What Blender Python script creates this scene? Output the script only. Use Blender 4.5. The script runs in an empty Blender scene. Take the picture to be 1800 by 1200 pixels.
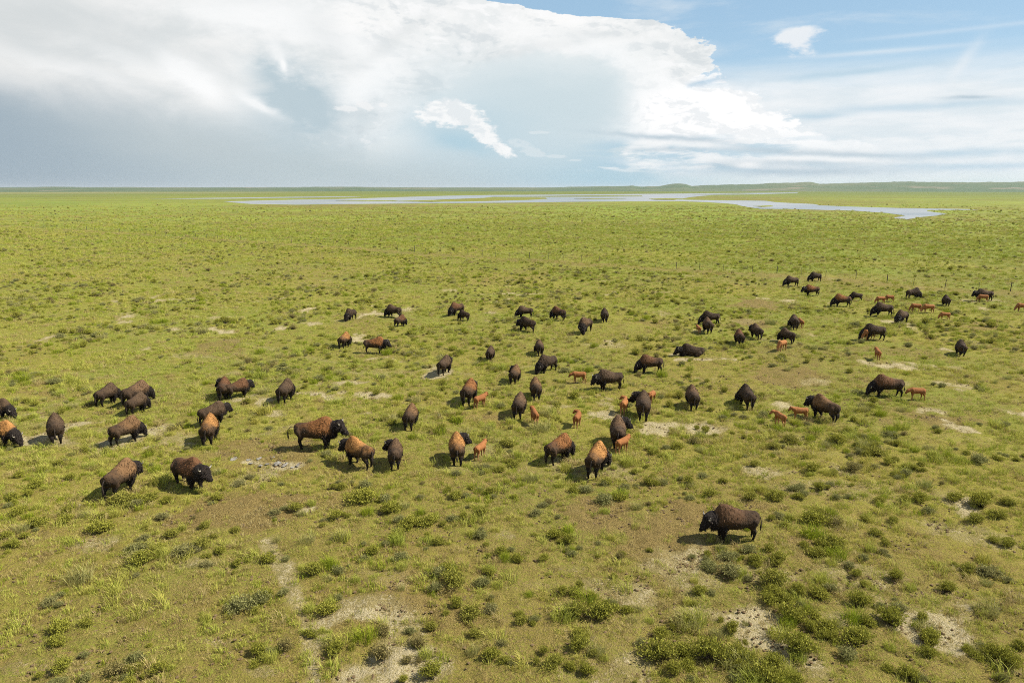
import bpy, bmesh, math, random
import numpy as np
from mathutils import Vector, Matrix, noise as mnoise

random.seed(7)
rng = np.random.default_rng(11)
sc = bpy.context.scene
COL = sc.collection

# ------------------------------------------------------------------ camera
CAM_H, PITCH, FPX = 16.0, math.radians(12.63), 1200.0
cam_d = bpy.data.cameras.new('camera')
cam_d.sensor_width = 36.0
cam_d.lens = 24.0
cam_d.clip_start, cam_d.clip_end = 0.5, 90000.0
cam = bpy.data.objects.new('camera', cam_d)
COL.objects.link(cam)
cam.location = (0, 0, CAM_H)
cam.rotation_euler = (math.pi/2 - PITCH, 0, 0)
sc.camera = cam
CP, SP = math.cos(PITCH), math.sin(PITCH)

def ray(px, py):
    """direction seen at a point of the 1800x1200 photograph"""
    dx, dy = (np.asarray(px, float)-900)/FPX, (600-np.asarray(py, float))/FPX
    return dx, CP + dy*SP, -SP + dy*CP

def azel(px, py):
    x, y, z = ray(px, py)
    return math.degrees(math.atan2(x, y)), math.degrees(math.atan2(z, math.hypot(x, y)))

def project(P):
    P = np.asarray(P, float)
    x, y, z = P[..., 0], P[..., 1], P[..., 2]-CAM_H
    d = y*CP - z*SP
    u = y*SP + z*CP
    return 900 + FPX*x/d, 600 - FPX*u/d

# ------------------------------------------------------------------ light and exposure
SUN_EL, SUN_AZ = math.radians(46), math.radians(87)      # azimuth from +Y towards +X
SKY_S = 0.09
sc.view_settings.view_transform = 'Standard'
sc.view_settings.look = 'None'
sc.view_settings.exposure = 0.74
sc.view_settings.gamma = 1.0
sc.view_settings.use_curve_mapping = False
EXPO = 2**0.74
sun_d = bpy.data.lights.new('sun', 'SUN')
sun_d.energy = 5.0
sun_d.angle = math.radians(0.53)
sun_d.color = (1.0, 0.93, 0.80)
sun = bpy.data.objects.new('sun', sun_d)
COL.objects.link(sun)
sdir = Vector((math.cos(SUN_EL)*math.sin(SUN_AZ), math.cos(SUN_EL)*math.cos(SUN_AZ), math.sin(SUN_EL)))
sun.rotation_euler = (-sdir).to_track_quat('-Z', 'Y').to_euler()

# small expression language for shader nodes
class X:
    nt = None
    def __init__(s, k): s.k = k
def _in(node, i, v):
    if isinstance(v, X): X.nt.links.new(v.k, node.inputs[i])
    else: node.inputs[i].default_value = v
def M(op, *a, clamp=False):
    n = X.nt.nodes.new('ShaderNodeMath'); n.operation = op; n.use_clamp = clamp
    for i, v in enumerate(a): _in(n, i, v)
    return X(n.outputs[0])
for _o, _n in (('__add__', 'ADD'), ('__sub__', 'SUBTRACT'), ('__mul__', 'MULTIPLY'), ('__truediv__', 'DIVIDE')):
    setattr(X, _o, (lambda nm: lambda s, o: M(nm, s, o))(_n))
X.__radd__ = lambda s, o: M('ADD', o, s)
X.__rsub__ = lambda s, o: M('SUBTRACT', o, s)
X.__rmul__ = lambda s, o: M('MULTIPLY', o, s)
def sstep(a, b, x):
    n = X.nt.nodes.new('ShaderNodeMapRange'); n.interpolation_type = 'SMOOTHSTEP'; n.clamp = True
    _in(n, 0, x); _in(n, 1, a); _in(n, 2, b); n.inputs[3].default_value = 0; n.inputs[4].default_value = 1
    return X(n.outputs[0])
def mixc(f, a, b, mode='MIX'):
    n = X.nt.nodes.new('ShaderNodeMix'); n.data_type = 'RGBA'; n.blend_type = mode; n.clamp_factor = True
    for i, v in ((0, f), (6, a), (7, b)):
        if isinstance(v, tuple): v = (*v, 1.0)
        _in(n, i, v)
    return X(n.outputs[2])
def comb(x, y, z):
    n = X.nt.nodes.new('ShaderNodeCombineXYZ')
    for i, v in enumerate((x, y, z)): _in(n, i, v)
    return X(n.outputs[0])
def sep(v):
    n = X.nt.nodes.new('ShaderNodeSeparateXYZ'); X.nt.links.new(v.k, n.inputs[0])
    return [X(o) for o in n.outputs]
def fbm(vec, scale, detail=5, rough=0.55, dist=0.0):
    n = X.nt.nodes.new('ShaderNodeTexNoise'); _in(n, 'Vector', vec)
    n.inputs['Scale'].default_value = scale; n.inputs['Detail'].default_value = detail
    n.inputs['Roughness'].default_value = rough; n.inputs['Distortion'].default_value = dist
    return X(n.outputs[0])
def curve(x, x0, x1, y0, y1, pts):
    """piecewise curve: x in [x0,x1] -> value, through pts"""
    n = X.nt.nodes.new('ShaderNodeFloatCurve')
    c = n.mapping.curves[0]
    P = [((a-x0)/(x1-x0), (b-y0)/(y1-y0)) for a, b in sorted(pts)]
    while len(c.points) < len(P): c.points.new(0.5, 0.5)
    for q, (a, b) in zip(c.points, P): q.location = (a, b)
    for q in c.points: q.handle_type = 'AUTO_CLAMPED'
    n.mapping.use_clip = False
    n.mapping.extend = 'HORIZONTAL'
    n.mapping.update()
    _in(n, 1, M('SUBTRACT', x, x0)/float(x1-x0))
    return X(n.outputs[0])*float(y1-y0) + float(y0)
def attr(name):
    n = X.nt.nodes.new('ShaderNodeAttribute'); n.attribute_name = name
    return n
def lin(r, g, b):
    f = lambda c: (c/255/12.92) if c/255 <= 0.04045 else ((c/255+0.055)/1.055)**2.4
    return (f(r), f(g), f(b))

# ------------------------------------------------------------------ sky: Nishita air with clouds laid over it by direction
world = bpy.data.worlds.new('World')
sc.world = world
world.use_nodes = True
X.nt = world.node_tree
X.nt.nodes.clear()
def skyc(r, g, b, k=1.0):
    return tuple(c*k/(EXPO*SKY_S) for c in lin(r, g, b))
tc = X.nt.nodes.new('ShaderNodeTexCoord')
D = X(tc.outputs['Generated'])
dx_, dy_, dz_ = sep(D)
az = M('ARCTAN2', dx_, dy_)*57.2958
el = M('ARCSINE', M('MAXIMUM', M('MINIMUM', dz_, 1.0), -1.0))*57.2958
nis = X.nt.nodes.new('ShaderNodeTexSky')
nis.sky_type = 'NISHITA'
nis.sun_disc = False
nis.sun_elevation = SUN_EL
nis.sun_rotation = SUN_AZ
nis.altitude = 700
nis.air_density = 1.0
nis.dust_density = 0.6
nis.ozone_density = 1.5
DS = comb(dx_, dy_, dz_*2.2)
DH = comb(dx_, dy_, dz_*5.5)           # stretched sideways: layered cloud
n_lo = fbm(DS, 3.2, 6, 0.55) - 0.5
n_mid = fbm(DS, 9.0, 8, 0.58, 0.4) - 0.5
n_hi = fbm(DS, 26.0, 8, 0.62) - 0.5
n_vh = fbm(DS, 70.0, 6, 0.62) - 0.5
def billow(scale, shift):
    """lit and shaded folds: the same lumps sampled a little towards the sun"""
    q = X.nt.nodes.new('ShaderNodeVectorMath'); q.operation = 'ADD'
    X.nt.links.new(DS.k, q.inputs[0]); q.inputs[1].default_value = (shift, 0, shift*1.3)
    return fbm(DS, scale, 5, 0.58, 0.6) - fbm(X(q.outputs[0]), scale, 5, 0.58, 0.6)
bil = billow(11.0, 0.016)
bil2 = billow(34.0, 0.006)
n_lay = fbm(DH, 4.0, 8, 0.55, 0.3) - 0.5
n_lay2 = fbm(DH, 11.0, 8, 0.6, 0.2) - 0.5
def blob(px, py, hw, hh, tilt=0.0, wob=0.0):
    """soft elliptical patch centred where the photograph shows it; 1 at the centre"""
    a0, e0 = azel(px, py)
    k = 180/math.pi/FPX*math.cos(math.radians(a0*0.9))
    w, h = hw*k, hh*k*0.95
    ct, st = math.cos(math.radians(tilt)), math.sin(math.radians(tilt))
    A, E = az - a0, el - e0
    if wob:
        A = A + n_mid*(wob*w); E = E + n_hi*(wob*h)
    u = (A*ct + E*st)/w
    v = (E*ct - A*st)/h
    return M('EXPONENT', 0.0 - (u*u + v*v))
blue = mixc(sstep(2.0, 14.0, el), skyc(186, 216, 230), skyc(162, 198, 223))
blue = mixc(sstep(14, 50, el), blue, skyc(62, 98, 160))  # overhead sky, out of view, darkened to weaken the ambient fill
base = mixc(0.72, X(nis.outputs[0]), blue)
# high veil on the right
veil = sstep(9.6, 5.8, el + n_lay*5.0)*0.95
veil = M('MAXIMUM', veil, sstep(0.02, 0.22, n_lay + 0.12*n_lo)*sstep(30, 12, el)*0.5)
veil = veil*sstep(0.2, 2.2, el + n_lay*2.0 + 0.6)
c_veil = mixc(sstep(-0.2, 0.2, n_lay2 + 0.4*n_mid), skyc(226, 235, 240), skyc(243, 246, 248))
col = mixc(veil, base, c_veil)
# grey-blue slots in the veil
for q in ((1600, 188, 150, 7, 0), (1500, 128, 120, 5, 2), (1420, 205, 60, 5, 0), (1700, 270, 150, 8, 1), (1750, 292, 200, 7, 0)):
    col = mixc(blob(*q, wob=1.6)*0.6, col, skyc(178, 208, 226))
# puff and wisps
pf = sstep(0.30, 1.0, blob(1395, 58, 44, 12, 2, 1.0) + 0.85*blob(1408, 82, 26, 15, -10, 1.0) + (n_hi*2.6 + n_mid*1.2)*M('MINIMUM', blob(1400, 70, 90, 40)*1.6, 1.0))
col = mixc(pf*0.85, col, skyc(243, 245, 247))
for q in ((1690, 115, 9, 42, -28), (1540, 92, 110, 4, 0), (1640, 222, 10, 20, 35)):
    col = mixc(blob(*q, wob=0.8)*0.45, col, skyc(240, 244, 247))
a0, e0 = azel(1520, 70); a1, e1 = azel(1800, 40)
td = (el - e0) - (az - a0)*((e1-e0)/(a1-a0))
col = mixc(M('EXPONENT', 0.0 - (td*7.0)*(td*7.0))*sstep(a0-3, a0+3, az)*0.22, col, skyc(240, 244, 248))
# low cumulus bank in the middle right (under the anvil)
pts = [azel(x, y)[::-1] for x, y in ((1215, 150), (1262, 146), (1318, 160), (1352, 176), (1352, 196), (1374, 212), (1400, 228), (1470, 243), (1530, 256), (1560, 268))]
R2 = curve(el, 0, 12, -40, 40, [(0, 34), (2.0, 31)] + pts + [(9.6, 8), (12, -20)])
E2 = R2 - (az + n_mid*5.0 + n_hi*6.0 + n_vh*3.0)
bank = sstep(-0.3, 0.5, E2)*sstep(2.4, 4.2, el + n_lay*2.6)
c_bank = mixc(sstep(-0.10, 0.05, bil + 0.6*bil2), skyc(243, 246, 248, 1.0), skyc(255, 255, 255, 1.02))
col = mixc(bank, col, c_bank)
# the great anvil and everything left of it
pts = [azel(x, y)[::-1] for x, y in ((845, 0), (905, 9), (985, 24), (1100, 33), (1160, 38), (1205, 58), (1238, 82), (1256, 106), (1248, 124), (1222, 138), (1203, 151), (1250, 158))]
R1 = curve(el, 0, 40, -80, 60, [(0, 14), (3.0, 12.0), (5.0, 11.0)] + [p for p in pts if p[0] > 7.6] + [(17, -14), (24, -24), (32, -60), (40, -80)])
E1 = R1 - (az + n_mid*2.2 + n_hi*4.5 + n_vh*2.5)
lo_ = sstep(6.5, 4.0, el)
anvil = sstep(-0.12, 0.28, E1)*(1.0 - lo_) + sstep(-5.0, 5.0, E1)*lo_
in_soft = sstep(0.0, 9.0, E1)
c_an = mixc(sstep(-0.22, 0.2, n_mid + 0.4*n_hi), skyc(232, 236, 237), skyc(252, 252, 251))
c_an = mixc(sstep(6.5, 2.0, el)*0.8, c_an, skyc(206, 221, 228))
bk = sstep(-22, -7, az)*0.8 + 0.2
c_an = mixc(sstep(0.02, 0.16, bil + 0.5*bil2)*bk*0.75, c_an, skyc(254, 254, 254))
c_an = mixc(sstep(-0.01, -0.16, bil + 0.5*bil2)*bk*0.5, c_an, skyc(203, 212, 217))
T3 = curve(az, -12, 14, -5, 16, [(-12, azel(690, 260)[1])] + [azel(x, y) for x, y in ((760, 165), (830, 112), (890, 90), (950, 80), (1000, 86), (1055, 97), (1095, 120), (1122, 160), (1142, 215), (1158, 262))] + [(14, 0)])
inner = sstep(-0.15, 0.9, T3 - (el + n_mid*1.6 + n_hi*2.2))*sstep(-17, -10, az + n_lo*4)
c_an = mixc(inner*0.9, c_an, mixc(sstep(0.5, 5.0, T3 - el + n_mid*3), skyc(231, 238, 240), skyc(206, 222, 229)))
# greyer towards the upper left
gl = sstep(-14, -34, az + n_lo*16)*0.75
c_an = mixc(gl, c_an, mixc(sstep(-0.2, 0.2, n_mid), skyc(208, 213, 214), skyc(232, 233, 232)))
# pale blue hollow inside the anvil
for q, k in (((985, 190, 120, 62, 8), 0.85), ((1075, 150, 50, 50, -40), 0.5), ((900, 150, 90, 40, 0), 0.55), ((780, 130, 80, 40, 0), 0.4)):
    c_an = mixc(blob(*q, wob=0.9)*k, c_an, skyc(205, 221, 227))
# rain curtain
pts = [azel(x, y) for x, y in ((0, 118), (150, 136), (300, 166), (480, 200), (620, 236), (760, 262), (900, 262), (1000, 258), (1090, 250), (1160, 256))]
L = curve(az, -60, 30, -5, 20, [(-60, 12.5), (-48, 11.0)] + pts + [(22, 3.0), (30, 0.5)])
rain = sstep(-1.1, 3.6, L - (el + n_mid*2.0))
c_rain = mixc(sstep(-38, -14, az), skyc(157, 175, 188), skyc(188, 203, 208))
c_rain = mixc(sstep(-8, 8, az), c_rain, skyc(172, 206, 221))
c_rain = mixc(sstep(9, 22, az), c_rain, skyc(190, 216, 228))
c_rain = mixc(blob(330, 250, 170, 45, -8, 0.5)*0.6, c_rain, skyc(196, 206, 209))
c_an = mixc(rain*0.95, c_an, c_rain)
c_an = mixc(sstep(15, 24, el), c_an, mixc(sstep(-0.2, 0.2, n_mid), skyc(122, 132, 142), skyc(168, 175, 181)))  # unseen cloud overhead greyed down so it fills the shadows less
# dark notch and its bright rims
nt_ = M('MINIMUM', blob(508, 158, 58, 46, -20, 2.2)*0.9 + blob(548, 205, 84, 42, 10, 2.0)*0.8 + blob(478, 128, 26, 20, -30, 2.0)*0.4, 1.0)*0.92
c_an = mixc(nt_, c_an, skyc(184, 203, 212))
c_an = mixc(blob(545, 80, 70, 26, -20, 0.9)*0.35, c_an, skyc(214, 221, 222))
for q, k in (((322, 124, 50, 20, -27), 1.0), ((350, 148, 46, 13, -30), 1.0), ((215, 108, 70, 14, -18), 0.45), ((130, 120, 90, 12, -12), 0.4), ((488, 96, 10, 22, 22), 0.5), ((498, 116, 5, 12, 16), .9),
             ((600, 78, 90, 24, -18), 0.9), ((655, 140, 46, 24, 30), 0.8), ((625, 160, 20, 18, 20), 0.7), ((455, 182, 34, 9, -30), 0.8), ((430, 30, 130, 26, 0), 0.7),
             ((1000, 62, 120, 14, -6), 0.5), ((1110, 115, 75, 20, -32), 0.6), ((1130, 188, 36, 36, -50), 0.5)):
    c_an = mixc(M('MINIMUM', blob(*q, wob=1.7)*1.2, 1.0)*k, c_an, skyc(253, 254, 254))
for q, k in (((700, 66, 80, 12, 32), 0.4), ((200, 50, 150, 34, -10), 0.45), ((60, 90, 120, 18, 0), .3), ((575, 62, 50, 30, -40), .35), ((940, 84, 110, 10, 8), 0.35), ((1060, 60, 90, 8, -4), 0.3), ((20, 60, 60, 12, -30), 0.3)):
    c_an = mixc(blob(*q, wob=1.0)*k, c_an, skyc(212, 218, 220))
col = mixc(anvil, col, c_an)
col = mixc(M('MINIMUM', blob(1232, 147, 30, 5, 10, 0.8)*1.3, 1.0)*sstep(0.6, -0.6, E1), col, skyc(158, 196, 222))
# bright merging of the bank over the anvil's foot
col = mixc(M('MINIMUM', (blob(1185, 205, 56, 44, 0, 0.8) + blob(1255, 195, 70, 36, 0, 0.8))*1.4, 1.0), col, mixc(sstep(-0.10, 0.04, bil + 0.6*bil2), skyc(240, 243, 245), skyc(255, 255, 255, 1.03)))
# layered low clouds with grey undersides
low = sstep(1.0, 1.6, el + n_lay)*sstep(4.3, 3.2, el + n_lay*1.5)*sstep(4.0, 9.0, az)*(sstep(26.0, 18.0, az)*0.85 + 0.15)
col = mixc(low*sstep(0.06, -0.06, n_lay2 + 0.5*n_lay)*0.75, col, skyc(176, 207, 224))
col = mixc(low*sstep(0.02, 0.14, n_lay2)*0.9, col, skyc(244, 247, 248))
for q, k in (((1180, 243, 90, 5, -6), 0.75), ((1300, 262, 110, 5, -4), 0.6), ((1480, 272, 110, 5, -3), 0.6), ((1180, 262, 60, 4, 0), 0.5), ((1700, 171, 30, 3, -3), 0.7), ((1400, 286, 140, 6, 0), 0.5), ((1390, 302, 150, 9, 0), 0.7), ((1280, 292, 50, 8, 0), 0.5)):
    col = mixc(blob(*q, wob=1.6)*k, col, skyc(170, 192, 206))
for q, k in (((1210, 254, 90, 6, -5), 0.8), ((1440, 280, 110, 5, -3), 0.8), ((1310, 290, 24, 6, 0), 0.8), ((1150, 290, 60, 8, -8), 0.5)):
    col = mixc(blob(*q, wob=1.6)*k, col, skyc(250, 251, 251))
# small detached clouds low in the middle
def puffy(qs, thr=0.33, rough=0.9):
    s = None
    for q in qs:
        b = blob(*q, wob=0.5); s = b if s is None else M('MAXIMUM', s, b)
    return sstep(thr, thr+0.42, s + (n_hi*rough + n_vh*1.3)*M('MINIMUM', s*2.5, 1.0))
col = mixc(M('MINIMUM', blob(830, 225, 130, 50, -12, 1.0)*1.1, 1.0)*0.75, col, skyc(194, 216, 226))
col = mixc(blob(812, 250, 56, 17, -14, 1.0)*0.7, col, skyc(172, 206, 222))
pc = puffy([(775, 200, 44, 21, 0), (812, 206, 44, 21, -4), (842, 222, 34, 20, -20), (856, 242, 32, 18, -30), (882, 262, 28, 11, -30), (790, 190, 46, 16, 0), (760, 205, 30, 14, 0)], 0.30, 0.95)
col = mixc(pc*0.88, col, mixc(sstep(-0.14, 0.08, bil2 + bil), skyc(236, 240, 242), skyc(254, 254, 253)))
pc = puffy([(612, 192, 24, 6, 0), (642, 188, 15, 9, 0), (672, 185, 7, 4, 0)], 0.25, 2.2)
col = mixc(pc*0.7, col, skyc(246, 247, 247))
pc = puffy([(930, 262, 34, 12, -20), (980, 275, 24, 4, 0), (1010, 282, 14, 3, 0), (955, 233, 24, 3, 0)], 0.35, 2.4)
col = mixc(pc*0.4, col, skyc(234, 240, 242))
# below the horizon: earth tone
col = mixc(sstep(-0.3, -3.0, el), col, skyc(110, 115, 80))
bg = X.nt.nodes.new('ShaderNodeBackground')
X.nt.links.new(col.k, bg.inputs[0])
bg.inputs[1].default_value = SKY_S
wo = X.nt.nodes.new('ShaderNodeOutputWorld')
X.nt.links.new(bg.outputs[0], wo.inputs[0])
world.cycles.sampling_method = 'MANUAL'
world.cycles.sample_map_resolution = 512
sc.cycles.pixel_filter_type = 'BLACKMAN_HARRIS'
sc.cycles.filter_width = 1.0
sc.cycles.use_denoising = False
sc.cycles.max_bounces = 6
sc.cycles.diffuse_bounces = 3
sc.cycles.transparent_max_bounces = 6
sc.cycles.volume_bounces = 0

# ------------------------------------------------------------------ numpy noise and the lie of the land
def _hash(ix, iy, seed):
    h = (ix.astype(np.int64)*374761393 + iy.astype(np.int64)*668265263 + seed*982451653) & 0xffffffff
    h = ((h ^ (h >> 13))*1274126177) & 0xffffffff
    return ((h ^ (h >> 16)) & 0xffff)/65535.0
def vnoise(x, y, seed=0):
    x0, y0 = np.floor(x), np.floor(y)
    fx, fy = x-x0, y-y0
    fx, fy = fx*fx*(3-2*fx), fy*fy*(3-2*fy)
    a = _hash(x0, y0, seed); b = _hash(x0+1, y0, seed); c = _hash(x0, y0+1, seed); d = _hash(x0+1, y0+1, seed)
    return (a*(1-fx)+b*fx)*(1-fy) + (c*(1-fx)+d*fx)*fy
def nfbm(x, y, size, octs=4, seed=0, rough=0.5):
    s = 0; amp = 1; tot = 0
    for o in range(octs):
        s = s + amp*vnoise(x/size+o*17.3, y/size-o*9.1, seed+o); tot += amp
        amp *= rough; size /= 2.03
    return s/tot
def smooth(a, b, x):
    t = np.clip((x-a)/(b-a), 0, 1); return t*t*(3-2*t)
def height(x, y):
    x = np.asarray(x, float); y = np.asarray(y, float)
    r = np.hypot(x, y)
    near = 1-smooth(150, 290, r)
    return ((nfbm(x, y, 26, 3, 5)-0.5)*0.9 + (nfbm(x, y, 7, 2, 9)-0.5)*0.28)*near
def unproject(px, py, z=None):
    """ground point seen at a photograph point"""
    vx, vy, vz = ray(px, py)
    zz = 0.0
    for _ in range(6 if z is None else 1):
        t = ((zz if z is None else z)-CAM_H)/vz
        x, y = vx*t, vy*t
        zz = height(x, y)
    return np.array([x, y, zz if z is None else z*np.ones_like(x)])

# ------------------------------------------------------------------ object helpers
def tag(o, label=None, category=None, group=None, kind=None):
    for k, v in (('label', label), ('category', category), ('group', group), ('kind', kind)):
        if v: o[k] = v
    return o
def mesh_obj(name, me, parent=None, link=True):
    o = bpy.data.objects.new(name, me)
    if link: COL.objects.link(o)
    if parent is not None: o.parent = parent
    return o
def np_mesh(name, V, F, mat=None, smooth_=False, attrs=None):
    me = bpy.data.meshes.new(name)
    V = np.asarray(V, np.float32); F = np.asarray(F, np.int32)
    me.vertices.add(len(V)); me.vertices.foreach_set('co', V.ravel())
    k = F.shape[1]
    me.loops.add(F.size); me.loops.foreach_set('vertex_index', F.ravel())
    me.polygons.add(len(F))
    me.polygons.foreach_set('loop_start', np.arange(0, F.size, k, dtype=np.int32))
    me.polygons.foreach_set('loop_total', np.full(len(F), k, np.int32))
    if smooth_: me.polygons.foreach_set('use_smooth', np.ones(len(F), bool))
    for n, a in (attrs or {}).items():
        at = me.attributes.new(n, 'FLOAT', 'POINT'); at.data.foreach_set('value', np.asarray(a, np.float32))
    me.update(); me.validate()
    if mat: me.materials.append(mat)
    return me
def new_mat(name):
    m = bpy.data.materials.new(name); m.use_nodes = True
    X.nt = m.node_tree; X.nt.nodes.clear()
    b = X.nt.nodes.new('ShaderNodeBsdfPrincipled'); o = X.nt.nodes.new('ShaderNodeOutputMaterial')
    X.nt.links.new(b.outputs[0], o.inputs[0])
    return m, b
def geo_pos():
    return X(X.nt.nodes.new('ShaderNodeNewGeometry').outputs['Position'])

# ------------------------------------------------------------------ ground masks (bare pale earth, brown wallows, lush strips)
PALE = [(410,809,8,4,1.3),(437,812,12,3.5,1.1),(456,812,12,4,1.0),(488,816,10,4,1.2),(504,818,7,4,1.1),(522,818,7,4,1.1),(205,948,40,13,1),(345,985,28,8,.9),(130,895,36,12,.6),(60,945,40,10,.4),(1320,1085,50,36,1.1),(1650,1093,66,40,1.1),(1485,1085,46,20,1),
 (1000,1005,75,16,.75),(1065,1035,60,14,.85),(940,1030,50,10,.5),(640,1000,36,8,.6),(1075,822,50,12,.8),(1030,818,34,18,.9),(905,905,40,8,.3),
 (880,790,46,8,.7),(830,802,34,8,.5),(1430,672,20,4,1),(1240,630,24,2.6,1.3),(1203,623,20,2.6,1.2),(390,655,24,4,.9),(130,713,24,5,.9),(280,608,14,4,.8),
 (345,625,34,4,.8),(405,586,20,2.5,1.1),(670,655,44,4,.7),(1060,607,38,4,.9),(1585,670,22,3.5,.9),(1550,865,66,12,.6),(1765,948,60,18,.9),
 (1335,1012,56,10,.8),(1500,1010,40,16,.8),(1440,855,44,8,.7),(310,770,24,5,.9),(205,752,14,4,.8),(968,712,24,4,1),(1225,742,60,4,.45),(1720,600,16,3,1.1),
 (370,1130,36,8,.7),(455,1185,40,10,.8),(700,690,40,3,.5),(240,590,20,3,.5),(1300,565,30,2.5,.7),(1345,597,30,2.5,.9),(1260,578,26,3,.8),
 (1000,820,24,8,.8),(470,800,24,4,.3),(790,825,40,8,.7),(670,1015,30,10,.6),(1140,1100,60,40,.35),(1100,1140,40,30,.35),(1480,720,40,4,.5),
 (1290,745,50,6,.5),(880,597,40,3,.5),(160,660,30,4,.5),(730,735,30,5,.6),(950,830,30,10,.4),(1690,770,60,5,.4),(840,705,60,3,.5),(1160,550,16,2,.9),
 (700,556,14,2,.8),(1205,484,14,1.5,.8),(1385,770,60,8,.35),(270,905,30,8,.6),(20,1140,40,30,.4),(60,1170,60,20,.5),(600,1190,40,20,.4),(1150,1060,30,10,.6),
 (1395,735,24,3,.6),(1545,745,50,8,.35),(930,1075,60,30,.3),(1060,1190,60,20,.5),(800,1195,40,14,.4)]
BROWN = [(700,361.5,190,2.2,.9),(480,362,90,2,.6),(1000,357.5,160,1.8,.7),(1260,347,90,3,.8),(1330,350,120,2,.6),(1480,360,60,2,.6),(1450,371,110,2,.7),(1640,384,70,3,.7),(1700,366,60,1.5,.5),(560,344.5,160,1.5,.5),(1000,339,300,1.2,.4),(450,898,115,26,1),(1190,915,140,44,1),(720,1050,120,46,.9),(400,605,34,10,.8),(1385,658,70,14,.9),(1640,738,60,12,.9),(450,795,90,18,.9),(1320,568,34,5,1),
 (1330,534,46,6,1),(60,1000,110,60,.55),(220,1060,130,60,.55),(1720,572,34,6,.8),(1290,865,100,22,.6),(860,735,30,6,.9),(60,690,30,4,.8),(1160,566,24,4,.7),
 (960,1140,120,40,.5),(1330,760,60,10,.5),(1560,615,50,6,.7),(700,560,30,5,.3),(1000,900,60,30,.5),(560,1000,120,26,.4),(1460,560,20,4,.5),(900,540,40,3,.4),
 (1530,835,60,14,.4),(1250,940,60,14,.8),(480,820,70,12,.7),(200,1010,80,20,.4),(1640,980,100,40,.35)]
LUSH = [(60,356,220,4,1),(260,366,200,5,.7),(1120,364,140,6,1),(1260,382,200,3.5,1),(1500,372,70,8,.5),(700,366,160,5,.4),(1600,395,200,8,.3),(60,740,60,40,.4),(640,720,120,40,.3),
 (1480,475,330,9,.8),(1200,466,160,6,.7),(1330,415,160,4,.5),(1700,500,120,7,.8),(900,450,200,5,.5),(700,470,300,20,.2),(1560,400,60,4,.5)]
def _prep(L):
    out = []
    for px, py, hw, hh, s in L:
        c = unproject(px, py); l = unproject(px-hw, py); t = unproject(px, py-hh); b = unproject(px, py+hh)
        out.append((c[0], c[1], abs(c[0]-l[0]), abs(t[1]-b[1])/2, s, hw))
    return out
_P, _B, _G = _prep(PALE), _prep(BROWN), _prep(LUSH)
TRAIL = [unproject(a, b)[:2] for a, b in ((470,950),(490,985),(512,1030),(528,1070),(545,1110),(548,1150),(556,1210))]
TRAIL2 = [unproject(a, b)[:2] for a, b in ((985,960),(1060,1010),(1120,1050),(1200,1075),(1290,1080),(1380,1090),(1480,1090),(1650,1085))]
TRAIL3 = [unproject(a, b)[:2] for a, b in ((940,640),(860,660),(760,650),(690,652),(600,640),(420,600),(300,575))]
TRAIL4 = [unproject(a, b)[:2] for a, b in ((1050,820),(1010,880),(1000,900),(990,960))]
FA, FB = unproject(1776, 512)[:2], unproject(600, 433)[:2]       # the fence line
def seg_dist(x, y, pts):
    d = np.full(np.shape(x), 1e9)
    for (ax, ay), (bx, by) in zip(pts, pts[1:]):
        ux, uy = bx-ax, by-ay
        t = np.clip(((x-ax)*ux+(y-ay)*uy)/(ux*ux+uy*uy), 0, 1)
        d = np.minimum(d, np.hypot(x-ax-t*ux, y-ay-t*uy))
    return d
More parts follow.
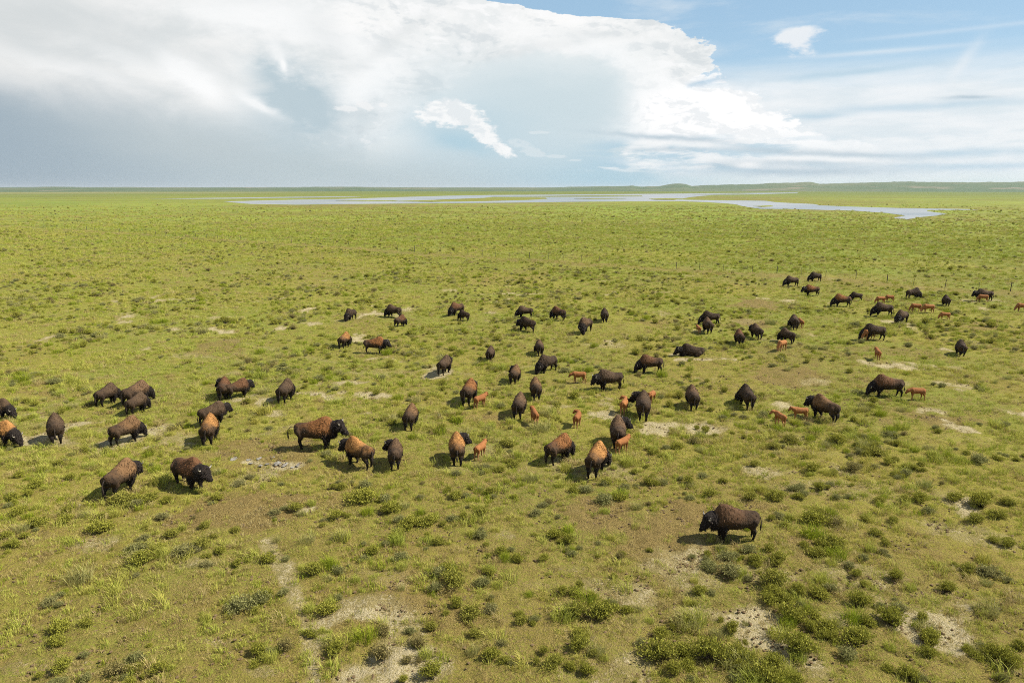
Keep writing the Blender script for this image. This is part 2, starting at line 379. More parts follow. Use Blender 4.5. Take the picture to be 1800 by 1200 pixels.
def masks(x, y):
    x = np.asarray(x, float); y = np.asarray(y, float)
    n1 = nfbm(x, y, 2.2, 4, 21); n2 = nfbm(x, y, 9, 3, 31)
    r = np.hypot(x, y)
    wx_ = (nfbm(x, y, 3.5, 3, 301)-0.5)*2.4; wy_ = (nfbm(x, y, 3.5, 3, 311)-0.5)*2.4
    def ell(L, k, nn, soft):
        m = np.zeros_like(x)
        for cx, cy, rx, ry, s, hw in L:
            d = ((x-cx)/rx + wx_)**2 + ((y-cy)/ry + wy_)**2
            sel = d < 5
            if sel.any():
                q = smooth(soft, -soft*0.3, np.sqrt(d[sel]) - 1 + (nn[sel]-0.5)*k)*s
                m[sel] = np.maximum(m[sel], q)
        return m
    pale = ell(_P, 3.6, n1, 0.9)
    pale = pale*np.where(pale > 1, .74, .43)
    tr = seg_dist(x, y, TRAIL)/0.42
    pale = np.maximum(pale, smooth(1.4, 0.3, tr + (n1-0.5)*3.0)*0.52)
    pale = np.maximum(pale, smooth(1.3, 0.2, seg_dist(x, y, TRAIL2)/0.9 + (n1-0.5)*4.5)*0.5)
    pale = np.maximum(pale, smooth(1.3, 0.2, seg_dist(x, y, TRAIL3)/0.5 + (n1-0.5)*3.0)*0.3)
    pale = np.maximum(pale, smooth(0.63, 0.74, nfbm(x, y, 3.4, 4, 41))*smooth(0.4, 0.62, n2)*0.8*(1-smooth(90, 180, r)))
    brown = ell(_B, 2.4, n1, 0.8)
    brown = np.maximum(brown, smooth(0.60, 0.75, nfbm(x+50, y, 11, 4, 51))*0.6*(1-smooth(120, 260, r)))
    brown = np.maximum(brown, .42*smooth(.52, .70, nfbm(x*.45, y, 20, 4, 401)))
    # grazed strip on the near side of the fence
    fx, fy = FB-FA; L = math.hypot(fx, fy)
    sd = ((x-FA[0])*fy - (y-FA[1])*fx)/L       # + : one side, - : other
    s0 = np.sign(((0-FA[0])*fy - (5-FA[1])*fx)/L)
    nd = sd*s0                                  # metres on the near side
    strip = smooth(-0.6, 1.0, nd)*smooth(8.5, 4.5, nd + (n2-0.5)*3)
    brown = np.maximum(brown, strip*0.75)
    brown = np.maximum(brown, .56*(1-smooth(26, 56, r + (n2-0.5)*14)))
    lush = ell(_G, 1.2, n2, 0.8)
    lush = np.maximum(lush, 0.42*smooth(2, -3, nd + (n2-0.5)*4))
    lush = np.clip(lush + 0.9*(nfbm(x*.4, y, 45, 4, 61)-0.5), 0, 1)
    tan = smooth(1900, 3600, r)*smooth(-8, -25, np.degrees(np.arctan2(x, y)))*smooth(0.25, 0.5, nfbm(x, y, 1800, 3, 71))
    pale = np.maximum(pale, 0) 
    return np.clip(pale, 0, 1.2), np.clip(brown, 0, 1), lush, tan, nd

# ------------------------------------------------------------------ materials of the land
def grass_mix(P, lush, r_far):
    """sunburnt-to-green prairie colour by place"""
    b1 = fbm(P, 0.045, 4, 0.55); b2 = fbm(P, 0.35, 4, 0.6); b3 = fbm(P, 2.6, 3, 0.6)
    c = mixc(sstep(0.38, 0.62, b1), GC['yellow'], GC['green'])
    c = mixc(sstep(0.45, 0.7, b2)*0.65, c, GC['olive'])
    c = mixc(sstep(0.5, 0.75, b3)*0.4, c, GC['straw'])
    c = mixc(lush, c, GC['lush'])
    return c
GC = dict(yellow=(0.262, 0.245, 0.040), green=(0.188, 0.222, 0.029), olive=(0.225, 0.175, 0.040), straw=(0.39, 0.315, 0.105), lush=(0.180, 0.235, 0.032))
m_ground, b = new_mat('prairie_ground')
P = geo_pos()
Rr = M('SQRT', M('ADD', sep(P)[0]*sep(P)[0], sep(P)[1]*sep(P)[1]))
a_p, a_b, a_l, a_t = (X(attr(n).outputs['Fac']) for n in ('pale', 'brown', 'lush', 'tan'))
c = grass_mix(P, a_l, Rr)
fine = fbm(P, 9.0, 4, 0.7)
fine2 = fbm(P, 28.0, 3, 0.7)
near = sstep(260, 90, Rr)
soil = mixc(sstep(0.38, 0.62, fine2), (0.085, 0.054, 0.020), (0.33, 0.235, 0.088))
c = mixc(near*sstep(0.44, 0.62, fine)*sstep(0.35, 0.6, fbm(P, 0.8, 3, 0.6))*0.7, c, soil)
c = mixc(near*sstep(0.5, 0.7, fbm(P, 3.7, 4, 0.7))*0.5, c, (0.36, 0.27, 0.085))
c = mixc(sstep(60, 24, Rr)*0.14, c, (0.30, 0.225, 0.062))
c = mixc(a_b*sstep(0.36, 0.56, fine + (a_b - 0.5)*0.3 + (fbm(P, 1.3, 4, 0.7)-0.5)*0.4)*0.85, c, soil)
c = mixc(a_b*sstep(0.55, 0.68, fbm(P, 13.0, 3, 0.7))*0.8, c, (0.055, 0.036, 0.018))
pl = mixc(sstep(0.35, 0.7, fine2), (0.34, 0.275, 0.13), (0.52, 0.455, 0.30))
straw_ = mixc(sstep(0.4, 0.65, fine2), (0.23, 0.185, 0.075), (0.37, 0.31, 0.15))
c = mixc(sstep(0.08, 0.5, a_p + (fine - 0.5)*0.9)*0.75, c, straw_)
c = mixc(sstep(0.46, 0.86, a_p + (fine - 0.5)*2.0 + (fbm(P, 1.6, 5, 0.7)-0.5)*1.6), c, pl)
# beyond the scattered shrubs the brush is too small to see singly
vp = comb(sep(P)[0], sep(P)[1]*0.55, 0.0)
s1 = fbm(vp, 0.55, 3, 0.6); s2 = fbm(vp, 0.09, 5, 0.62)
c = mixc(sstep(60, 300, Rr)*sstep(0.46, 0.62, s1 + (s2-0.5)*0.9)*0.7, c, (0.085, 0.105, 0.022))
c = mixc(sstep(60, 260, Rr)*0.08, c, (0.09, 0.10, 0.03))
c = mixc(sstep(120, 400, Rr)*sstep(0.55, 0.7, fbm(vp, 0.22, 4, 0.6))*0.4, c, (0.31, 0.275, 0.085))
c = mixc(sstep(700, 1500, Rr)*sstep(0.45, 0.65, fbm(comb(sep(P)[0]*0.4, sep(P)[1], 0.0), 0.010, 4, 0.6))*0.45, c, (0.12, 0.145, 0.05))
band = fbm(comb(sep(P)[0]*0.22, sep(P)[1], 0.0), 0.018, 5, 0.6)
c = mixc(sstep(140, 500, Rr)*sstep(0.48, 0.62, band)*0.6, c, (0.215, 0.250, 0.040))
c = mixc(sstep(140, 500, Rr)*sstep(0.50, 0.38, band)*0.55, c, (0.160, 0.135, 0.032))
c = mixc(sstep(900, 2600, Rr)*0.6, c, (0.090, 0.125, 0.026))
c = mixc(a_t*0.5, c, (0.34, 0.27, 0.15))
X.nt.links.new(c.k, b.inputs['Base Color'])
b.inputs['Roughness'].default_value = 0.95
b.inputs['Specular IOR Level'].default_value = 0.1
bn = X.nt.nodes.new('ShaderNodeBump')
bn.inputs['Distance'].default_value = 0.22
_in(bn, 'Strength', sstep(900, 60, Rr)*0.9)
_in(bn, 'Height', fine*0.9 + fine2*0.35 + s1*1.0)
X.nt.links.new(bn.outputs[0], b.inputs['Normal'])

m_water, b = new_mat('lake_water')
P = geo_pos()
wn = fbm(comb(sep(P)[0]*0.3, sep(P)[1], 0.0), 0.02, 5, 0.6)
X.nt.links.new(mixc(sstep(0.4, 0.62, wn), (0.24, 0.24, 0.23), (0.13, 0.145, 0.15)).k, b.inputs['Base Color'])
b.inputs['Roughness'].default_value = 0.22
b.inputs['IOR'].default_value = 1.33
bn = X.nt.nodes.new('ShaderNodeBump'); bn.inputs['Strength'].default_value = 0.35; bn.inputs['Distance'].default_value = 0.25
_in(bn, 'Height', fbm(comb(sep(P)[0]*0.5, sep(P)[1], 0.0), 0.5, 4, 0.6))
X.nt.links.new(bn.outputs[0], b.inputs['Normal'])

# ------------------------------------------------------------------ ground sheet: fine rings near the camera, wide ones to the horizon
radii = [0.0, 4, 8, 11, 13.5, 15.5, 17]
while radii[-1] < 24000:
    r = radii[-1]
    radii.append(r + min(max(0.15, r*r/(7600 if r < 200 else 15000)), 0.14*r))
radii = np.array(radii)
ang = np.radians(np.concatenate([np.arange(-180, -46, 4.0), np.arange(-46, 46, 0.16), np.arange(46, 180, 4.0)]))
A, R = np.meshgrid(ang, radii[1:])
gx, gy = (R*np.sin(A)).ravel(), (R*np.cos(A)).ravel()
nearm = 1-smooth(90, 200, np.hypot(gx, gy))
gz = height(gx, gy) + ((nfbm(gx, gy, 0.8, 3, 77)-0.5)*0.30)*nearm
mp, mb, ml, mt, _nd = masks(gx, gy)
gz -= 0.03*np.clip(mp, 0, 1)*nearm
V = np.column_stack([gx, gy, gz]); V = np.vstack([V, [0, 0, float(height(0, 0))]])
na, nr = len(ang), len(radii)-1
i = np.arange(nr-1)[:, None]*na; j = np.arange(na)[None, :]; j2 = (j+1) % na
F = np.stack([i+j, i+na+j, i+na+j2, i+j2], -1).reshape(-1, 4)
me = np_mesh('ground', V, F, m_ground, True, dict(pale=np.append(mp, 0), brown=np.append(mb, 0), lush=np.append(ml, 0), tan=np.append(mt, 0)))
bm = bmesh.new(); bm.from_mesh(me); bm.verts.ensure_lookup_table()
cv = bm.verts[len(V)-1]
for k in range(na):
    f = bm.faces.new((cv, bm.verts[k], bm.verts[(k+1) % na])); f.smooth = True
bm.normal_update(); bm.faces.ensure_lookup_table()
if bm.faces[0].normal.z < 0: bmesh.ops.reverse_faces(bm, faces=bm.faces)
bm.to_mesh(me); bm.free()
tag(mesh_obj('ground', me), kind='structure')

# ------------------------------------------------------------------ distant hills
m_hill, b = new_mat('distant_hills')
P = geo_pos(); px_, py_, pz_ = sep(P)
h1 = fbm(comb(px_, py_, pz_*6.0), 0.0011, 6, 0.6)
c = mixc(sstep(0.42, 0.6, h1), (0.045, 0.085, 0.028), (0.080, 0.105, 0.040))
c = mixc(sstep(0.56, 0.66, fbm(comb(px_, py_, pz_*10.0), 0.0028, 5, 0.65))*0.7, c, (0.20, 0.16, 0.11))
X.nt.links.new(c.k, b.inputs['Base Color']); b.inputs['Roughness'].default_value = 1.0
hp = [(-200, 0), (0, 0.2), (90, 1.3), (180, .6), (300, .3), (480, .5), (560, 1.4), (620, 2.2), (660, 1.2), (800, .3), (960, .4), (1020, 2.0), (1080, 3.6), (1112, 4.8), (1125, 2.4), (1160, 3.6),
      (1185, 7.0), (1205, 7.2), (1216, 4.2), (1240, 5.0), (1300, 6.3), (1360, 8.2), (1410, 9.8), (1426, 9.6), (1440, 7.6), (1500, 8.2), (1560, 9.4), (1650, 9.3), (1740, 8.6), (1800, 9.6), (1900, 9.2), (2300, 6)]
haz = [azel(a, 331)[0] for a, _ in hp]
def ridge(name, dist, depth, amp, off, seed, azs=(-60, 60), floor=0.0):
    aa = np.radians(np.arange(azs[0], azs[1], 0.1)); ts = np.linspace(-1, 1, 15)
    A, T = np.meshgrid(aa, ts)
    hpx = np.interp(np.degrees(A), haz, [q for _, q in hp])
    d0 = dist*(1 + 0.12*(nfbm(A*6, A*0, 1.0, 3, seed)-0.5))
    R = d0 + T*depth
    top = np.maximum(hpx*amp+off, 0)/FPX*d0 + np.where(hpx*amp+off > 0, 16, 0)
    nz = nfbm(A*60, T*3, 1.0, 4, seed+3)
    prof = np.clip(1-np.abs(T)**1.6, 0, 1)
    Z = top*prof*(0.86+0.28*nz) - 1.0
    X_, Y_ = R*np.sin(A), R*np.cos(A)
    n, m = A.shape
    i = np.arange(n-1)[:, None]*m; j = np.arange(m-1)[None, :]
    F = np.stack([i+j, i+j+1, i+m+j+1, i+m+j], -1).reshape(-1, 4)
    me = np_mesh(name, np.column_stack([X_.ravel(), Y_.ravel(), Z.ravel()]), F, m_hill, True)
    return tag(mesh_obj(name, me), kind='structure')
ridge('hills', 5200, 1500, 1.0, 0.0, 5)
ridge('far_hills', 9500, 1800, 0.55, 1.6, 15)

# ------------------------------------------------------------------ lake, its inlets and the grassy spits in it
def wobble(pts, amp=0.6, sub=4, seed=0):
    out = []; n = len(pts)
    for k in range(n):
        (ax, ay), (bx, by) = pts[k], pts[(k+1) % n]
        for t in range(sub):
            f = t/sub
            q = nfbm(np.array([k*3.1+f*3+seed]), np.array([seed*7.7]), 1.0, 3, seed)[0]-0.5
            q2 = nfbm(np.array([k*3.1+f*3+seed]), np.array([seed*7.7+40]), 1.0, 3, seed)[0]-0.5
            out.append((ax+(bx-ax)*f+q2*amp*16, ay+(by-ay)*f+q*amp))
    return out
def sheet(name, polys, z, mat, attrs=None, amp=0.6, thick=0.0):
    bm = bmesh.new()
    for s, pts in enumerate(polys):
        vs = [bm.verts.new(tuple(float(q) for q in unproject(px, max(py, 335.5), z))) for px, py in wobble(pts, amp, 4, s+1)]
        try: bm.faces.new(vs)
        except ValueError: pass
    bmesh.ops.triangulate(bm, faces=bm.faces, ngon_method='EAR_CLIP')
    bmesh.ops.recalc_face_normals(bm, faces=bm.faces)
    for f in bm.faces:
        if f.normal.z < 0: f.normal_flip()
    me = bpy.data.meshes.new(name)
    if thick:
        r = bmesh.ops.extrude_face_region(bm, geom=bm.faces[:])
        bmesh.ops.translate(bm, vec=(0, 0, -thick), verts=[v for v in r['geom'] if isinstance(v, bmesh.types.BMVert)])
        bmesh.ops.recalc_face_normals(bm, faces=bm.faces)
    bm.to_mesh(me); bm.free()
    me.materials.append(mat)
    if attrs:
        for n_, v_ in attrs.items():
            at = me.attributes.new(n_, 'FLOAT', 'POINT'); at.data.foreach_set('value', np.full(len(me.vertices), v_, np.float32))
    return tag(mesh_obj(name, me), kind='structure')
strip = [(262,349.6),(400,347.6),(500,346.2),(600,345.3),(640,345.6),(600,346.6),(500,347.9),(400,349.4)]
main = [(393,354.2),(450,352.8),(520,351),(600,349.6),(690,347),(780,344.2),(860,343),(1000,342),(1120,341),(1200,340.4),(1330,339),(1402,338.6),(1402,339.6),(1330,341.6),
        (1250,343.2),(1215,346.2),(1200,349),(1190,351),(1260,352.2),(1345,353),(1362,355.6),(1432,358.8),(1440,361),(1500,363.4),(1580,365.8),(1700,367.6),(1722,368.8),(1628,369.4),(1632,371.4),
        (1668,376.2),(1640,379.6),(1612,382.2),(1597,386.4),(1570,383.4),(1592,379),(1560,374.4),(1500,370.4),(1400,367.8),(1336,367),(1310,363.4),(1290,358.6),(1240,355.2),(1200,353.9),
        (1100,354.2),(1000,355),(900,356.2),(800,357.2),(700,357.9),(600,358.8),(520,359.8),(440,358.6)]
sheet('lake', [strip, main], 0.06, m_water, amp=0.5)
ga = dict(pale=0.0, brown=0.4, lush=0.3, tan=0.0)
sheet('island', [[(690,353.6),(760,351.4),(850,347.8),(870,346.2),(960,347.4),(962,349.4),(930,351.2),(850,353.4),(760,354.8)],
                 [(590,353.0),(640,352.6),(690,352.2),(700,353.0),(640,353.8)], [(1215,341.9),(1290,340.7),(1332,341.0),(1260,342.3)], [(1010,349.2),(1080,348.4),(1100,349.0),(1040,349.9)],
                 [(862,345.2),(960,344.4),(1060,343.6),(1128,344),(1130,345),(1060,345.6),(960,346)],
                 [(1140,349.4),(1178,348.3),(1200,349.2),(1186,351.4),(1150,351)],
                 [(1325,362.2),(1356,361),(1360,362.4),(1340,363.6)]], 0.28, m_ground, ga, amp=0.35, thick=0.3)

# shallow water lying in the wallow near the bull
def puddle(spots):
    for px, py, hw, hh in spots:
        c = unproject(px, py); l = unproject(px-hw, py); t = unproject(px, py-hh); b_ = unproject(px, py+hh)
        rx, ry = abs(c[0]-l[0]), abs(t[1]-b_[1])/2
        rx *= .75; ry *= .75
        bm = bmesh.new(); n = 40; vs = []; s_ = random.random()*50
        zz = float(height(c[0], c[1]))+0.05
        for k in range(n):
            a = 2*math.pi*k/n; q = 0.25+1.3*float(nfbm(np.array([s_+2.2*math.cos(a)]), np.array([s_+2.2*math.sin(a)]), 1.0, 3, 3)[0])+.25*random.random()
            vs.append(bm.verts.new((c[0]+rx*q*math.cos(a), c[1]+ry*q*math.sin(a), zz)))
        bm.faces.new(vs); bmesh.ops.triangulate(bm, faces=bm.faces)
        me = bpy.data.meshes.new('puddle'); bm.to_mesh(me); bm.free(); me.materials.append(m_mudwater)
        tag(mesh_obj('puddle', me), kind='structure')
m_mudwater, b = new_mat('shallow_puddle')
P = geo_pos()
c = mixc(sstep(0.4, 0.6, fbm(P, 5.0, 4, 0.7)), (0.14, 0.115, 0.08), (0.30, 0.28, 0.24))
X.nt.links.new(c.k, b.inputs['Base Color']); b.inputs['Roughness'].default_value = 0.25
bn = X.nt.nodes.new('ShaderNodeBump'); bn.inputs['Strength'].default_value = 0.6; bn.inputs['Distance'].default_value = 0.03
_in(bn, 'Height', fbm(P, 14.0, 3, 0.6)); X.nt.links.new(bn.outputs[0], b.inputs['Normal'])
puddle([(410,808,7,4.5),(418,819,4,1.8),(437,809,5,1.6),(441,815,5,1.6),(455,807,4,3),(458,819,5,2.2),(445,804,3,1.5),(489,815,8,4),(502,817,4,4.5),(524,818,4,4),(514,822,4,1.5),(470,816,5,1.4),(481,804,3,1.4)])

# ------------------------------------------------------------------ plants
def leaf_mat(name, stops, tip, rough=0.8, trans=0.25):
    """colour by plant (place noise + a value per plant) and by leaf"""
    m, b = new_mat(name)
    P = geo_pos()
    oi = X.nt.nodes.new('ShaderNodeObjectInfo')
    rnd = X(oi.outputs['Random'])
    lv = X(attr('leaf').outputs['Fac'])
    t = M('FRACT', rnd*7.31)
    c = mixc(t, stops[0], stops[1])
    c = mixc(sstep(0.45, 0.72, fbm(P, 0.08, 4, 0.6) + (rnd-0.5)*0.25), c, stops[2])
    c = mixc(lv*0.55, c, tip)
    X.nt.links.new(c.k, b.inputs['Base Color'])
    b.inputs['Roughness'].default_value = rough
    b.inputs['Specular IOR Level'].default_value = 0.15
    tr = X.nt.nodes.new('ShaderNodeBsdfTranslucent'); X.nt.links.new(c.k, tr.inputs[0])
    ms = X.nt.nodes.new('ShaderNodeMixShader'); ms.inputs[0].default_value = trans
    out = [n for n in X.nt.nodes if n.type == 'OUTPUT_MATERIAL'][0]
    X.nt.links.new(b.outputs[0], ms.inputs[1]); X.nt.links.new(tr.outputs[0], ms.inputs[2]); X.nt.links.new(ms.outputs[0], out.inputs[0])
    return m
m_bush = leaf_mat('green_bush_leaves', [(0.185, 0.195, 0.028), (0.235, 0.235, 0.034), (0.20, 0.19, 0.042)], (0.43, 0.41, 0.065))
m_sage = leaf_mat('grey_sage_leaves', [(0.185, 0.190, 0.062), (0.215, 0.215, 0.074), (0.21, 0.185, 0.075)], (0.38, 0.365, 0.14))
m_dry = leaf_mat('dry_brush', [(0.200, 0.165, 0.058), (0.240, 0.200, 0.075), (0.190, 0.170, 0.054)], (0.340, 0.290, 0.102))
m_tuss = leaf_mat('pale_tussock', [(0.300, 0.290, 0.095), (0.360, 0.330, 0.116), (0.270, 0.290, 0.082)], (0.460, 0.420, 0.163))
m_grass = leaf_mat('grass_blades', [(0.370, 0.375, 0.064), (0.290, 0.345, 0.045), (0.415, 0.370, 0.078)], (0.570, 0.545, 0.140))
m_gdry = leaf_mat('dry_grass_blades', [(0.41, 0.325, 0.125), (0.34, 0.255, 0.09), (0.45, 0.375, 0.165)], (0.55, 0.46, 0.225))
m_glush = leaf_mat('lush_grass_blades', [(0.230, 0.295, 0.019), (0.280, 0.325, 0.024), (0.210, 0.260, 0.019)], (0.400, 0.420, 0.044))
m_twig, b = new_mat('twigs'); b.inputs['Base Color'].default_value = (0.13, 0.10, 0.07, 1); b.inputs['Roughness'].default_value = 0.9

def blades(n, rad, h0, h1, w, lean, seed, mat, name, spread=1.0):
    r = np.random.default_rng(seed)
    V, F, L = [], [], []
    for k in range(n):
        a = r.uniform(0, 2*math.pi); q = rad*math.sqrt(r.uniform()) 
        bx, by = q*math.cos(a), q*math.sin(a)
        h = r.uniform(h0, h1); la = r.uniform(0, 2*math.pi)*0.4 + a; ln = r.uniform(0.15, lean)*h*spread
        dx, dy = math.cos(la), math.sin(la)
        fa = r.uniform(0, math.pi); wx, wy = math.cos(fa)*w/2, math.sin(fa)*w/2
        i0 = len(V); lv = r.uniform()
        V += [(bx-wx, by-wy, -0.03), (bx+wx, by+wy, -0.03), (bx+dx*ln*.35+wx*.8, by+dy*ln*.35+wy*.8, h*.6), (bx+dx*ln*.35-wx*.8, by+dy*ln*.35-wy*.8, h*.6), (bx+dx*ln, by+dy*ln, h)]
        F += [(i0, i0+1, i0+2), (i0, i0+2, i0+3), (i0+3, i0+2, i0+4)]
        L += [lv*.4, lv*.4, lv*.8, lv*.8, lv]
    return np_mesh(name, V, F, mat, False, dict(leaf=L))

def bush_mesh(name, seed, wid, hgt, nstem, leaves, size, mat, upright=0.5, dome=1.0):
    """low shrub: sprigs fanning from the root, each carrying small leaf clumps; crown uneven with gaps"""
    r = np.random.default_rng(seed)
    V, F, L, I = [], [], [], []
    lob = [(r.uniform(-.55, .55)*wid*.8, r.uniform(-.5, .5)*wid*.7, r.uniform(.55, 1.0)) for _ in range(5)]
    lob.append((0, 0, 1.0))
    for s in range(nstem):
        lx, ly, lh = lob[r.integers(len(lob))]
        a = r.uniform(0, 2*math.pi); q = math.sqrt(r.uniform())*wid*0.30
        tx, ty = lx*.6+q*math.cos(a), ly*.6+q*math.sin(a)
        rr = min(1.0, math.hypot(tx, ty)/(wid*.55))
        tz = hgt*lh*(r.uniform(.72, 1.08))*(1-dome*0.55*rr*rr)
        bx, by = tx*upright*.55, ty*upright*.55
        # twig
        i0 = len(V); wq = 0.006
        V += [(bx-wq, by, -0.02), (bx+wq, by, -0.02), (tx, ty, tz*.9)]; F.append((i0, i0+1, i0+2)); L += [0, 0, 0]; I.append(1)
        for k in range(leaves):
            f = r.uniform(0.25, 1.05)**0.8
            cx = bx+(tx-bx)*f + r.normal(0, size*.75); cy = by+(ty-by)*f + r.normal(0, size*.75); cz = tz*f + r.normal(0, size*.5)
            if cz < 0.01: cz = 0.02
            u = r.normal(size=3); u[2] = abs(u[2])*1.1+.75; u /= np.linalg.norm(u)
            v = np.cross(u, r.normal(size=3)); v /= np.linalg.norm(v)
            sl = size*r.uniform(.8, 1.9); sw = sl*.24
            c0 = np.array((cx, cy, cz)); i0 = len(V); lv = min(1, max(0, f*0.8 + r.uniform(-.3, .3)))
            V += [tuple(c0), tuple(c0+u*sl*.5+v*sw), tuple(c0+u*sl), tuple(c0+u*sl*.5-v*sw)]
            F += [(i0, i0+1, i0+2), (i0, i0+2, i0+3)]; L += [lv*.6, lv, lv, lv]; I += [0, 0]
    me = np_mesh(name, V, F, mat, False, dict(leaf=L))
    me.materials.append(m_twig)
    me.polygons.foreach_set('material_index', np.array(I, np.int32))
    return me

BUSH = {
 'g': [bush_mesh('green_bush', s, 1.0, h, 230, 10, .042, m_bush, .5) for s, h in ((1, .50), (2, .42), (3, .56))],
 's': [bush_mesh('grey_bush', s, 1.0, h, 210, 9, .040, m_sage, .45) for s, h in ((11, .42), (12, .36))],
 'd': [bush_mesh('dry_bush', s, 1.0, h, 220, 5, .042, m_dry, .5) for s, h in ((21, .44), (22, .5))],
 'b': [blades(230, .40, .22, .60, .020, .9, s, m_glush if s == 41 else m_grass if s < 44 else m_tuss, 'bunchgrass', 1.1) for s in (41, 42, 43, 44)],
 't': [blades(170, .34, .3, .72, .016, .8, s, m_tuss, 'tussock', 1.1) for s in (31, 32)],
}

# scattering by geometry nodes; the sources stay out of the scene
def scatter(name, sources, pts, rot, scl, idx, tilt=None):
    me = bpy.data.meshes.new(name)
    me.vertices.add(len(pts)); me.vertices.foreach_set('co', np.asarray(pts, np.float32).ravel())
    for n_, v_ in (('rz', rot), ('sc', scl)):
        at = me.attributes.new(n_, 'FLOAT', 'POINT'); at.data.foreach_set('value', np.asarray(v_, np.float32))
    at = me.attributes.new('ix', 'INT', 'POINT'); at.data.foreach_set('value', np.asarray(idx, np.int32))
    me.update()
    o = mesh_obj(name, me)
    g = bpy.data.node_groups.new(name+'_scatter', 'GeometryNodeTree')
    g.interface.new_socket('Geometry', in_out='INPUT', socket_type='NodeSocketGeometry')
    g.interface.new_socket('Geometry', in_out='OUTPUT', socket_type='NodeSocketGeometry')
    N, Lk = g.nodes, g.links
    gi, go = N.new('NodeGroupInput'), N.new('NodeGroupOutput')
    jn = N.new('GeometryNodeJoinGeometry')
    for s in reversed(sources):
        so = bpy.data.objects.new(s.name, s)
        oi = N.new('GeometryNodeObjectInfo'); oi.inputs[0].default_value = so
        oi.inputs['As Instance'].default_value = True
        Lk.new(oi.outputs['Geometry'], jn.inputs[0])
    ip = N.new('GeometryNodeInstanceOnPoints')
    ip.inputs['Pick Instance'].default_value = True
    Lk.new(gi.outputs[0], ip.inputs['Points']); Lk.new(jn.outputs[0], ip.inputs['Instance'])
    def na(nm, ty):
        q = N.new('GeometryNodeInputNamedAttribute'); q.data_type = ty; q.inputs[0].default_value = nm
        return q.outputs['Attribute']
    Lk.new(na('ix', 'INT'), ip.inputs['Instance Index'])
    cx = N.new('ShaderNodeCombineXYZ'); Lk.new(na('rz', 'FLOAT'), cx.inputs[2])
    Lk.new(cx.outputs[0], ip.inputs['Rotation'])
    Lk.new(na('sc', 'FLOAT'), ip.inputs['Scale'])
    Lk.new(ip.outputs[0], go.inputs[0])
    md = o.modifiers.new('scatter', 'NODES'); md.node_group = g
    return o

def sample_fan(dens_fn, rmin, rmax, half=41.0, cell=None):
    """random points over the ground in front of the camera, density per m2 given by dens_fn(r)"""
    out = []
    edges = np.geomspace(rmin, rmax, 14)
    for a, b_ in zip(edges, edges[1:]):
        hw = math.radians(half + (16 if a < 40 else 4 if a < 90 else 1))
        area = hw*(b_*b_-a*a)
        n = int(area*dens_fn((a+b_)/2))
        r = np.sqrt(rng.uniform(a*a, b_*b_, n)); t = rng.uniform(-hw, hw, n)
        out.append(np.column_stack([r*np.sin(t), r*np.cos(t)]))
    return np.vstack(out)

